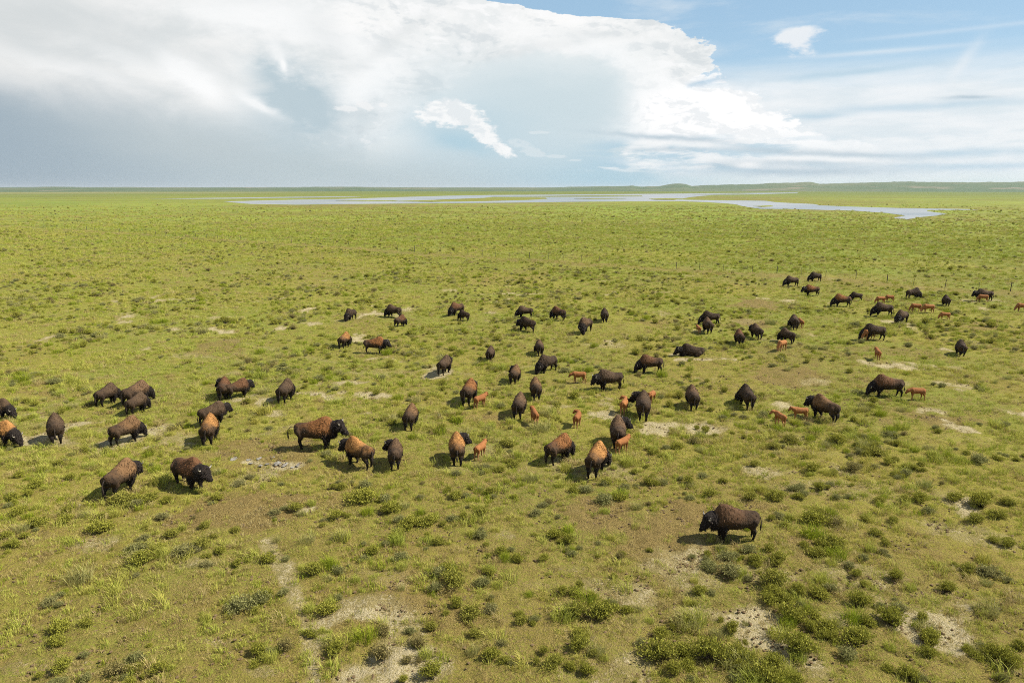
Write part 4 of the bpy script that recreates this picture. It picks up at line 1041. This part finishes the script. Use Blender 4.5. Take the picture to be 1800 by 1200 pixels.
# box of the animal in the photograph (x0, y0, x1, y1; whole body where something hides part of it), heading (0 right, 90 away, 180 left), pose, coat, label
HERD = [
 ((-30,699,30,737),-5,'gr','b','brown bison grazing at the left edge of the photo, upper of two'),
 ((-32,738,41,785),-8,'gr','O','bright orange-backed bison grazing at the left edge of the photo, lower of two'),
 ((81,725,113,783),86,'gr','b','dark bison seen from behind, standing alone between the left-edge pair and the cluster'),
 ((164,671,214,716),34,'gr','b','dark bison behind the tan one, leftmost of the cluster of four at left'),
 ((211,667,273,716),22,'gr','m','big tan-shouldered bison at the back of the cluster of four at left'),
 ((218,687,265,731),38,'gr','b','brown bison half hiding the big tan-shouldered one, middle of the cluster'),
 ((193,723,255,786),20,'gr','t','large tawny bison with lowered head at the front of the cluster at left'),
 ((347,703,409,750),12,'lv','b','plain brown bison partly hidden behind a bright orange one'),
 ((349,726,385,785),66,'gr','O','bright orange bison seen from behind, in front of a plain brown bison'),
 ((379,657,405,706),118,'tl','r','bison with reddish hump and raised head, left of the pair'),
 ((395,663,448,703),4,'lv','r','reddish-brown bison facing right, right-hand one of the pair with a raised head beside it'),
 ((484,664,519,710),78,'gr','b','brown bison from behind, alone between the reddish pair and the big bull'),
 ((707,707,735,758),86,'gr','t','bison with reddish hump seen from behind, alone right of the big bull'),
 ((516,731,613,790),3,'up','o','big bull with orange side patch and black head facing right above the wet wallow'),
 ((595,765,659,826),150,'lv','O','orange bison facing left just below the head of the big bull'),
 ((672,769,708,827),96,'tl','m','bison from behind with pale ridge along its back and head turned left'),
 ((176,802,251,878),38,'wl','t','dark brown bison walking away to the right, lowest of the herd at left'),
 ((299,803,373,861),-17,'lv','r','reddish bison with black head facing right, left of the wet wallow'),
 ((593,582,618,613),58,'gr','O','small orange-backed bison with black head grazing, beside one with white tail'),
 ((640,590,688,622),2,'lv','o','orange-topped bison in profile facing right, with pale flick on its tail'),
 ((605,542,627,565),232,'gr','d','dark bison at far left of the back row, head low'),
 ((675,534,706,559),165,'gr','b','dark bison grazing toward the left, behind another in the back row'),
 ((692,552,716,576),60,'gr','r','brown bison from behind, head out to the right, before a grazing one'),
 ((787,531,816,556),205,'gr','r','dark humped bison behind a smaller dark one in the back row'),
 ((804,544,826,564),172,'gr','d','small dark bison overlapping the rump of a humped one in the back row'),
 ((904,537,937,559),180,'gr','b','bison grazing directly behind a walking one in the back row'),
 ((907,555,942,584),180,'wl','d','dark bison walking left with its shadow ahead, in front of a grazing one'),
 ((853,607,870,636),86,'gr','b','slim brown bison from behind, alone with shadow at its left, mid-herd'),
 ((767,623,795,660),63,'lv','b','brown bison from behind with tail out, looking away right'),
 ((938,596,957,626),98,'gl','m','bison with mottled tan shoulders just above a dark grazing bison'),
 ((940,623,980,658),200,'gr','d','dark grazing bison just below the mottled tan one'),
 ((894,638,915,677),92,'tl','t','reddish-brown bison from behind, left of the dark grazing one'),
 ((808,664,839,714),62,'lv','o','bison with orange hump from behind, its calf at its right'),
 ((931,662,953,705),97,'gr','t','brown bison from behind with pale hump top, just above another from behind'),
 ((899,688,925,737),88,'gr','m','greyish brown bison from behind, an orange calf to its lower right'),
 ((1037,649,1096,686),191,'bl','b','large plain brown bison in profile facing left, right of a red calf'),
 ((1112,624,1167,656),182,'gr','r','dark bison grazing left with reddish shoulder, above the large plain brown one'),
 ((1189,603,1233,627),170,'ly','d','black bison lying down on a pale patch of bare ground'),
 ((1105,684,1144,741),112,'tl','b','bison with black mane turned left, a calf on either side'),
 ((1072,729,1113,791),62,'tr','m','bison with tan hump and head out to the right, calf at its feet'),
 ((1028,773,1074,841),60,'gR','O','bison with glowing orange cape and dark rump, on pale trampled earth'),
 ((956,760,1011,818),42,'gr','o','bulky bison with orange shoulders and grey rump grazing, left of the pale trampled earth'),
 ((789,757,829,821),72,'tr','O','tan-orange bison from behind, black head turned right toward its calf'),
 ((1205,675,1231,722),88,'gr','m','bison from behind with a small bright tan hump top and wide shadow'),
 ((1292,671,1329,722),132,'gl','d','black humped bison facing away left, between the tan-topped one and two calves'),
 ((1413,691,1478,745),158,'lv','t','dark bison with brown hump facing left, two red calves in front of it'),
 ((1521,657,1590,699),170,'gr','r','shaggy dark bison grazing left with a red calf behind it, far right of the middle'),
 ((1229,885,1336,951),184,'bl','k','lone shaggy bull facing left, nearest of the herd'),
 ((1376,483,1403,504),178,'gr','b','bison grazing beside the fence, left and lower of the farthest two'),
 ((1419,477,1444,495),180,'gr','d','black bison grazing beside the fence, farthest of the herd'),
 ((1406,501,1442,520),181,'lv','o','orange-backed bison facing left just below the farthest two'),
 ((1457,517,1498,539),178,'gr','o','bison with orange-brown back grazing left, touching a darker one behind it'),
 ((1491,511,1515,529),168,'gr','d','dark bison just behind the one with orange-brown back'),
 ((1226,546,1266,571),176,'gr','d','dark bison facing left behind a tan-humped one, near a tiny calf'),
 ((1235,557,1255,587),84,'gr','m','bison with tan hump half hiding a dark one, tiny calf at its left'),
 ((1291,577,1310,608),96,'gr','r','reddish-brown bison from behind, left of a dark one'),
 ((1317,566,1342,598),140,'lv','b','dark bison facing away left, right of a reddish-brown one'),
 ((1384,551,1406,580),118,'gl','b','dark bison facing away left with a calf close on its right'),
 ((1366,575,1399,605),152,'gr','b','stocky dark bison with a calf in front of it'),
 ((1529,530,1570,556),174,'gr','b','bulky dark bison grazing left with two calves just behind it'),
 ((1592,505,1621,526),2,'gr','d','black bison grazing to the right near the fence'),
 ((1572,544,1598,570),226,'gr','b','round dark bison with its head down, below the two grazing calves'),
 ((1656,517,1672,539),80,'gr','d','narrow dark bison seen end on, close to the fence'),
 ((1706,508,1748,529),176,'lv','b','bison with dark head facing left and a calf at its flank by the fence'),
 ((1508,568,1558,598),176,'gr','d','black bison grazing left with a bright orange calf at its shoulder'),
 ((1679,596,1701,627),92,'gr','d','dark bison from behind, standing alone at far right'),
 ((966,537,995,564),166,'gr','r','dark round bison grazing left in the back row, beside the walking one'),
 ((1016,557,1042,588),218,'gl','m','bison with two tan shoulder patches facing the viewer, head down'),
 ((1056,540,1070,567),88,'gr','d','small dark bison from behind, rightmost of the back row cluster'),
]
CALVES = [
 ((832,688,859,718),42,'c','orange calf walking beside the bison with an orange hump'),
 ((931,713,948,749),96,'c','orange calf from behind, below the greyish brown bison'),
 ((1007,718,1022,753),99,'cl','slim orange calf from behind, alone on the grass'),
 ((999,652,1030,673),182,'cd','red calf facing left, in front of the large plain brown bison'),
 ((1089,694,1105,729),108,'cl','dark red calf left of the bison with turned black mane'),
 ((1138,685,1153,710),245,'c','bright orange calf right of the bison with turned black mane'),
 ((1081,762,1109,797),38,'c','golden orange calf at the feet of a tan-humped bison'),
 ((832,770,856,809),62,'c','orange calf watched by the tan-orange bison with a black head'),
 ((1387,711,1419,739),178,'c','red calf under the nose of the dark bison with brown hump'),
 ((1354,717,1382,751),150,'cl','red calf with a lifted tail, left of another red calf'),
 ((1590,681,1628,703),179,'cd','red calf walking left behind the shaggy grazing bison'),
 ((1223,570,1233,587),96,'c','tiny orange calf left of the tan-humped bison'),
 ((1403,558,1414,577),92,'c','pale orange calf close on the right of a dark bison'),
 ((1365,597,1384,618),205,'cg','calf with lowered head in front of the stocky dark bison'),
 ((1537,520,1556,534),178,'cg','red calf behind the bulky dark bison, left of two'),
 ((1553,518,1572,531),180,'cg','red calf behind the bulky dark bison, right of two'),
 ((1597,533,1620,548),182,'cg','left of two red calves grazing in a line'),
 ((1618,534,1643,550),178,'cg','right of two red calves grazing in a line'),
 ((1647,549,1672,562),181,'cg','red calf grazing alone below the two calves in a line'),
 ((1715,517,1738,531),179,'cg','red calf against the flank of the dark-headed bison by the fence'),
 ((1782,532,1808,548),182,'cg','red calf grazing at the right edge of the photo'),
 ((1514,578,1539,598),188,'cg','bright orange calf at the shoulder of a black grazing bison'),
 ((1537,609,1550,634),94,'c','small orange calf from behind, below the black grazing bison'),
]
def fit(co, heading, box):
    best = None
    hh_ = (heading+90) % 360-90
    tgt = 1 if hh_ < -60 or 0 <= hh_ < 90 else -1
    if hh_ < 0: tgt = -1
    if 90 <= hh_ <= 186: tgt = -1
    if hh_ > 186: tgt = 1
    for dh in [tgt*q for q in range(-8, 45, 4)]:
        h = heading+dh; g, k, asp = fit1(co, h, box)
        e = abs(asp) + .35*abs(math.log(k)) + abs(dh)*.005
        if best is None or e < best[0]: best = (e, g, k, h)
    return best[1:]
def fit1(co, heading, box):
    x0, y0, x1, y1 = box
    a = math.radians(heading); c, s = math.cos(a), math.sin(a)
    R = np.array([[c, -s, 0], [s, c, 0], [0, 0, 1]])
    W = co[::23] @ R.T
    px, py = (x0+x1)/2, y1-(y1-y0)*.12
    k = 1.0
    for _ in range(8):
        g = unproject(px, py)
        u, v = project(W*k + g)
        bx0, bx1, by0, by1 = u.min(), u.max(), v.min(), v.max()
        f = math.sqrt((x1-x0)/(bx1-bx0)*(y1-y0)/(by1-by0))
        k *= f
        px += (x0+x1)/2-(bx0+bx1)/2; py += (y1-by1)*.6+((y0+y1)/2-(by0+by1)/2)*.4
    return unproject(px, py), k, math.log((x1-x0)/(bx1-bx0)/((y1-y0)/(by1-by0)))
PLACED = []; FITLOG = []
def place(box, heading, pose, label, coat, name, cat, group, lim):
    if pose not in CACHE: CACHE[pose] = POSE[pose]()
    me, parts, co = CACHE[pose]
    g, k, h2 = fit(co, heading, box)
    if pose == 'ly': h2 = 172; g, k, _a = fit1(co, h2, box); k *= 1.1
    FITLOG.append(f'{label[:46]:46s} {pose} asp {fit1(co, h2, box)[2]:+.2f} k {k:.2f} at {np.hypot(g[0], g[1]):.0f} h {heading}->{h2}'); heading = h2
    k = min(max(k, lim[0]), lim[1])
    root = bpy.data.objects.new(name, None); COL.objects.link(root)
    root.location = (g[0], g[1], g[2]-.01); root.rotation_euler = (0, 0, math.radians(heading)); root.scale = (k, k, k)
    root.empty_display_size = .3
    tag(root, label, cat, group)
    bd = mesh_obj('body', me, root)
    if coat:
        c_ = COATS[coat]; v = 1+random.uniform(-.12, .12); bd.color = (c_[0]*v, c_[1]*v, c_[2]*v, c_[3])
    for n_, pm in parts:
        po = mesh_obj(n_, pm, root)
        if n_ == 'wool': po.color = bd.color
    PLACED.append((g[0], g[1], 1.3*k))
for box, hd, pose, coat, label in HERD:
    place(box, hd, pose, label, coat, 'bison', 'bison', 'bison herd grazing across the prairie', (.62, 1.3))
for box, hd, pose, label in CALVES:
    place(box, hd, pose, label, None, 'bison_calf', 'bison calf', 'red calves among the herd', (.6, 1.5))

# ------------------------------------------------------------------ wire fence crossing the prairie
m_post, b = new_mat('fence_post'); P = geo_pos()
c = mixc(fbm(P, 6.0, 3, 0.6), (0.045, 0.035, 0.028), (0.10, 0.08, 0.06)); X.nt.links.new(c.k, b.inputs['Base Color']); b.inputs['Roughness'].default_value = 0.9
m_wire, b = new_mat('fence_wire'); b.inputs['Base Color'].default_value = (0.16, 0.15, 0.14, 1); b.inputs['Roughness'].default_value = 0.5; b.inputs['Metallic'].default_value = 0.6
def post_mesh(seed, r, h):
    rr_ = random.Random(seed); bm = bmesh.new(); rings = []
    for z in (-.2, 0, h*.5, h-.02, h):
        q = r*(1.05-.1*z/h)*(0.7 if z == h else 1)
        ox, oy = rr_.uniform(-.012, .012), rr_.uniform(-.012, .012)
        rings.append([bm.verts.new((ox+q*math.cos(a*math.pi/4), oy+q*math.sin(a*math.pi/4), z)) for a in range(8)])
    for a, b_ in zip(rings, rings[1:]):
        for q in range(8): bm.faces.new((a[q], a[(q+1) % 8], b_[(q+1) % 8], b_[q]))
    bm.faces.new(rings[-1]); bmesh.ops.recalc_face_normals(bm, faces=bm.faces)
    me = bpy.data.meshes.new('post'); bm.to_mesh(me); bm.free(); me.materials.append(m_post); return me
PM = [post_mesh(1, .065, 1.5), post_mesh(2, .035, 1.3), post_mesh(3, .05, 1.45)]
fence = bpy.data.objects.new('wire_fence', None); COL.objects.link(fence)
tag(fence, 'long wire fence of thin dark posts crossing the prairie behind the herd', 'fence')
known = [(1836,518),(1776,512),(1720,509),(1661,505.5),(1605,502.5),(1557,499),(1498,497),(1448,489.5),(1402,487),(1357,484),(1312,481.5),(1266,478),(1224,476),(1185,473.5),(1147,471),(1110,469),(1075,467),
 (1044,464.5),(1013,462.5),(979,460),(951,458),(922,456),(894,453.5),(868,452),(843,450.5),(820,448.5),(798,447),(777,445.5),(755,443.5),(734,442)]
posts = []
u = FB-FA; L_ = float(np.hypot(*u)); u = u/L_
for px, py in known:
    g = unproject(px, py)[:2]; posts.append(float((g-FA) @ u))
# keep them on the line, spacing even where the pixels cannot tell
posts = sorted(posts); t = posts[-1]
step = 6.0
while t < posts[0] + 330: t += step; posts.append(t)
t = posts[0]
for _ in range(3): t -= 5.6; posts.insert(0, t)
PT = []
for k, t in enumerate(posts):
    x, y = FA + u*t; z = float(height(x, y)); PT.append((x, y, z))
    o = mesh_obj('post', PM[0 if k % 4 == 0 else 2 if k % 3 == 0 else 1], fence)
    o.location = (x, y, z); o.rotation_euler = (random.uniform(-.03, .03), random.uniform(-.04, .04), random.uniform(0, 3)); s = random.uniform(.92, 1.06); o.scale = (s, s, s)
for hz in (.45, .75, 1.0, 1.2):
    V, F = [], []
    for k, (x, y, z) in enumerate(PT):
        for dy, dz_ in ((-.003, -.003), (.003, -.003), (0, .004)): V.append((x, y+dy, z+hz+dz_))
        if k:
            a = (k-1)*3; b_ = k*3
            for q in range(3): F.append((a+q, a+(q+1) % 3, b_+(q+1) % 3, b_+q))
    mesh_obj('wire', np_mesh('wire', V, F, m_wire), fence)

# ------------------------------------------------------------------ shrubs: the 300 that show largest as things, the rest as one mass
BX = np.array(PLACED)
def near_animal(x, y, pad):
    return np.min(np.hypot(BX[:, 0]-x, BX[:, 1]-y)-BX[:, 2]) < pad
rows = []
for x, y, w, k, v, hand in SHR:
    if near_animal(x, y, -.35 if hand else -.05): continue
    z = float(height(x, y)); px, py = project(np.array([x, y, z]))
    d = y*CP - (z-CAM_H)*SP
    vis = -30 < px < 1830 and py < 1225
    rows.append((w/d if vis else 0, x, y, z, w, k, v, float(px), float(py)))
rows.sort(key=lambda r: -r[0])
KN = {'b': ('bunchgrass', 'bunchgrass', 'green bunchgrass clump', 'green bunchgrass clumps on the prairie'),
      'g': ('green_bush', 'bush', 'green leafy bush', 'green bushes scattered over the prairie'),
      's': ('sagebrush', 'sagebrush', 'grey-green sagebrush', 'sagebrush scattered over the prairie'),
      'd': ('dry_bush', 'dry bush', 'dry brownish bush', 'dry bushes scattered over the prairie'),
      't': ('tussock', 'grass tussock', 'pale grass tussock', 'pale grass tussocks on the prairie')}
MARKS = [('the lone nearest bull', 1283, 925), ('the wet wallow', 465, 813), ('the big bull with the orange side', 565, 760), ('the trampled pale earth', 1010, 825),
 ('the reddish bison left of the wallow', 335, 832), ('the lowest bison of the left herd', 213, 840), ('the white bare patch at lower right', 1650, 1095), ('the white bare patch under the bull', 1320, 1085),
 ('the forked pale trail at lower left', 540, 1110), ('the pale patch at far left', 205, 948), ('the brown bare ground below the wallow', 450, 900), ('the shaggy bison with a red calf behind', 1555, 680),
 ('the bottom left corner', 40, 1180), ('the bottom right corner', 1770, 1180), ('the bottom edge, middle', 880, 1190), ('the pale speckled ground in the middle', 1020, 1020), ('the right edge, halfway up', 1780, 720),
 ('the lying black bison', 1211, 616), ('the right edge, by the grey patch', 1765, 945), ('the bottom edge right of middle', 1300, 1190), ('the left edge by the grazing pair', 20, 760),
 ('the large plain brown bison', 1066, 668), ('the left edge, halfway up', 20, 620), ('the orange-topped bison in profile', 664, 605), ('the bison with two calves', 1445, 720), ('the bison alone at far right', 1690, 612),
 ('the tan-orange bison and its calf', 815, 790), ('the churned brown ground at the bottom', 720, 1060), ('the bottom edge left of middle', 430, 1190), ('the humped bison alone', 1310, 697)]
ORD = ['nearest', 'second nearest', 'third nearest', 'fourth nearest', 'fifth nearest', 'sixth nearest', 'seventh nearest', 'eighth nearest', 'ninth nearest', 'tenth nearest', 'eleventh nearest', 'twelfth nearest', 'thirteenth nearest', 'fourteenth nearest']
cells = {}
for q, r in enumerate(rows[:300]):
    px, py = r[7], r[8]
    ds = [(math.hypot(px-mx, (py-my)*1.4), t, mx, my) for t, mx, my in MARKS]
    d_, t_, mx, my = min(ds)
    side = ('right of' if px > mx else 'left of') if abs(px-mx) > abs(py-my)*1.4 else ('below' if py > my else 'above')
    cells.setdefault((r[5], t_, side), []).append((d_, q))
LAB = {}
for (k, t_, side), lst in cells.items():
    lst.sort()
    for n_, (d_, q) in enumerate(lst):
        LAB[q] = f"{'large ' if rows[q][4] > 1.0 else ''}{KN[k][2]} {side} {t_}" + (f", {ORD[min(n_, 13)]}" if len(lst) > 1 else '')
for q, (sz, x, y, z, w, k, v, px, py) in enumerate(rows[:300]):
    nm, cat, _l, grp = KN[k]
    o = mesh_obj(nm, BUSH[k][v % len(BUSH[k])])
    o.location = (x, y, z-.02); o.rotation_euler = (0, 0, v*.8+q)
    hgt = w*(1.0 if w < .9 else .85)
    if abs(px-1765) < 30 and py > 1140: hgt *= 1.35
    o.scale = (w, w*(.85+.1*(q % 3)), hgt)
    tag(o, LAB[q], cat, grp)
rest = [r for r in rows[300:]]
srcs = BUSH['g'] + BUSH['s'] + BUSH['d'] + BUSH['t'] + BUSH['b']
off = {'g': 0, 's': 3, 'd': 5, 't': 7, 'b': 9}
o = scatter('shrubs', srcs, [(r[1], r[2], r[3]-.02) for r in rest], [r[6]*.8 for r in rest], [r[4] for r in rest], [off[r[5]] + r[6] % len(BUSH[r[5]]) for r in rest])
tag(o, kind='stuff')
print('SHRUBS', len(rows))

# ------------------------------------------------------------------ grass, dry grass and clods
def field(name, sources, dens, rmin, rmax, scale, prob, seed, base_i=0):
    pts = sample_fan(dens, rmin, rmax)
    p_, b_, l_, t_, nd = masks(pts[:, 0], pts[:, 1])
    pr = prob(p_, b_, l_, nd, pts[:, 0], pts[:, 1])*(1-smooth(rmax*.5, rmax, np.hypot(pts[:, 0], pts[:, 1])))
    pr = pr*~on_water(pts[:, 0], pts[:, 1])
    kp = rng.uniform(size=len(pts)) < pr
    pts = pts[kp]; n = len(pts)
    r = np.hypot(pts[:, 0], pts[:, 1])
    z = height(pts[:, 0], pts[:, 1]) - .02
    o = scatter(name, sources, np.column_stack([pts, z]), rng.uniform(0, 6.28, n), scale(r)*rng.uniform(.6, 1.35, n), rng.integers(0, len(sources), n))
    print(name, n)
    return tag(o, kind='stuff')
g1 = [blades(26, .16, .08, .26, .016, .9, s, m_grass, 'grass_tuft') for s in (101, 102, 103)]
g2 = [blades(22, .17, .06, .20, .014, 1.3, s, m_gdry, 'dry_grass_tuft') for s in (111, 112)]
g3 = [blades(34, .22, .12, .32, .018, .8, s, m_glush, 'lush_grass_tuft') for s in (121, 122)]
den = lambda k: (lambda r: k*(10.0 if r < 34 else 10.0*(34/r)**1.55))
sc1 = lambda r: .85 + smooth(40, 300, r)*1.3
def p1(p, b, l, nd, x, y):
    return np.clip((1-1.25*np.clip(p, 0, 1))*(1-.85*b)*(.45+.9*smooth(.3, .6, nfbm(x, y, 2.6, 3, 201))), 0, 1)*np.where(nd < -1, .75, 1)
def p2(p, b, l, nd, x, y):
    return np.clip((1-.75*np.clip(p, 0, 1))*(1-.25*b)*(.3+1.0*smooth(.40, .66, nfbm(x, y, 4.5, 4, 211)))*(1-.6*l), 0, 1)*np.where(nd < -1, .4, 1)
def p3(p, b, l, nd, x, y):
    return np.clip((1-1.4*np.clip(p, 0, 1))*(1-.9*b)*(smooth(.5, .68, nfbm(x, y, 5.5, 4, 221))+.5*l), 0, 1)*np.where(nd < -1, 1.6, .9)
field('grass', g1, den(1.1), 16.5, 480, sc1, p1, 1)
field('dry_grass', g2, den(.9), 16.5, 420, sc1, p2, 2)
field('lush_grass', g3, den(.34), 16.5, 480, sc1, p3, 3)
g4 = [blades(70, .34, .14, .42, .020, 1.0, s, m_grass, 'grass_mound', 1.3) for s in (131, 132)] + [blades(60, .30, .14, .38, .018, 1.2, 133, m_gdry, 'grass_mound', 1.4)]
field('tall_grass', g4, lambda r: 1.7 if r < 60 else 1.7*(60/r)**1.5, 16.5, 900, lambda r: .9+smooth(60, 400, r)*1.2, lambda p, b, l, nd, x, y: np.clip((1-1.4*p)*(1-1.2*b), 0, 1)*smooth(.42, .62, nfbm(x, y, 5, 4, 241)), 5)
m_clod, b = new_mat('earth_clods'); P = geo_pos()
c = mixc(fbm(P, 8.0, 3, 0.6), (0.060, 0.038, 0.018), (0.20, 0.135, 0.062)); X.nt.links.new(c.k, b.inputs['Base Color']); b.inputs['Roughness'].default_value = 1.0
def clod(seed):
    bm = bmesh.new(); bmesh.ops.create_icosphere(bm, subdivisions=1, radius=.06)
    rr_ = random.Random(seed)
    for v in bm.verts: v.co *= rr_.uniform(.6, 1.3); v.co.z *= .6
    me = bpy.data.meshes.new('clod'); bm.to_mesh(me); bm.free(); me.materials.append(m_clod); return me
def p4(p, b, l, nd, x, y):
    return np.clip(b*1.2 - .15 + .04 + .25*np.clip(p, 0, 1), 0, 1)*smooth(.3, .6, nfbm(x, y, .9, 3, 231))
field('earth_clods', [clod(s) for s in (1, 2, 3)], lambda r: 16.0 if r < 60 else 6.0, 16.5, 110, lambda r: 1.0+smooth(40, 110, r)*.6, p4, 4)

# ------------------------------------------------------------------ thin air haze over the plain
bm = bmesh.new(); bmesh.ops.create_cube(bm, size=1.0)
bm.transform(Matrix.Translation((0, 0, 43)) @ Matrix.Diagonal((50000, 50000, 94, 1)))
me = bpy.data.meshes.new('haze'); bm.to_mesh(me); bm.free()
m_haze = bpy.data.materials.new('haze'); m_haze.use_nodes = True
nt = m_haze.node_tree; nt.nodes.clear()
pv = nt.nodes.new('ShaderNodeVolumePrincipled'); ho = nt.nodes.new('ShaderNodeOutputMaterial')
pv.inputs['Color'].default_value = (0.80, 0.88, 0.96, 1); pv.inputs['Density'].default_value = 3.5e-5; pv.inputs['Anisotropy'].default_value = 0.2
nt.links.new(pv.outputs[0], ho.inputs['Volume'])
me.materials.append(m_haze)
tag(mesh_obj('haze', me), kind='stuff')

SETTING_LABELS = {'ground': ('rolling green and straw coloured prairie with bare pale and brown patches', 'ground'),
 'lake': ('shallow winding lake shining pale grey in front of the horizon', 'lake'),
 'island': ('low grassy spits lying in the pale lake', 'land'),
 'hills': ('low green hills on the horizon at right', 'hills'),
 'far_hills': ('faint bluish hills behind the plain on the horizon', 'hills'),
 'puddle': ('thin muddy water lying in the wallow below the big bull', 'puddle'),
 'shrubs': ('countless small bushes and bunchgrass dotting the prairie into the distance', 'shrubs'),
 'grass': ('yellow-green grass tufts covering the prairie', 'grass'), 'dry_grass': ('straw coloured dry grass between the green tufts', 'grass'),
 'lush_grass': ('fresh green grass in the damper patches and beyond the fence', 'grass'), 'tall_grass': ('taller loose grass mounds on the prairie', 'grass'),
 'earth_clods': ('dark crumbs of earth on the bare brown patches', 'earth'), 'haze': ('thin pale haze over the far plain', 'haze')}
for o in list(sc.objects):
    k = o.name.split('.')[0]
    if o.parent is None and k in SETTING_LABELS:
        o['label'], o['category'] = SETTING_LABELS[k]
        if k == 'puddle': o['group'] = 'puddles in the wet wallow'
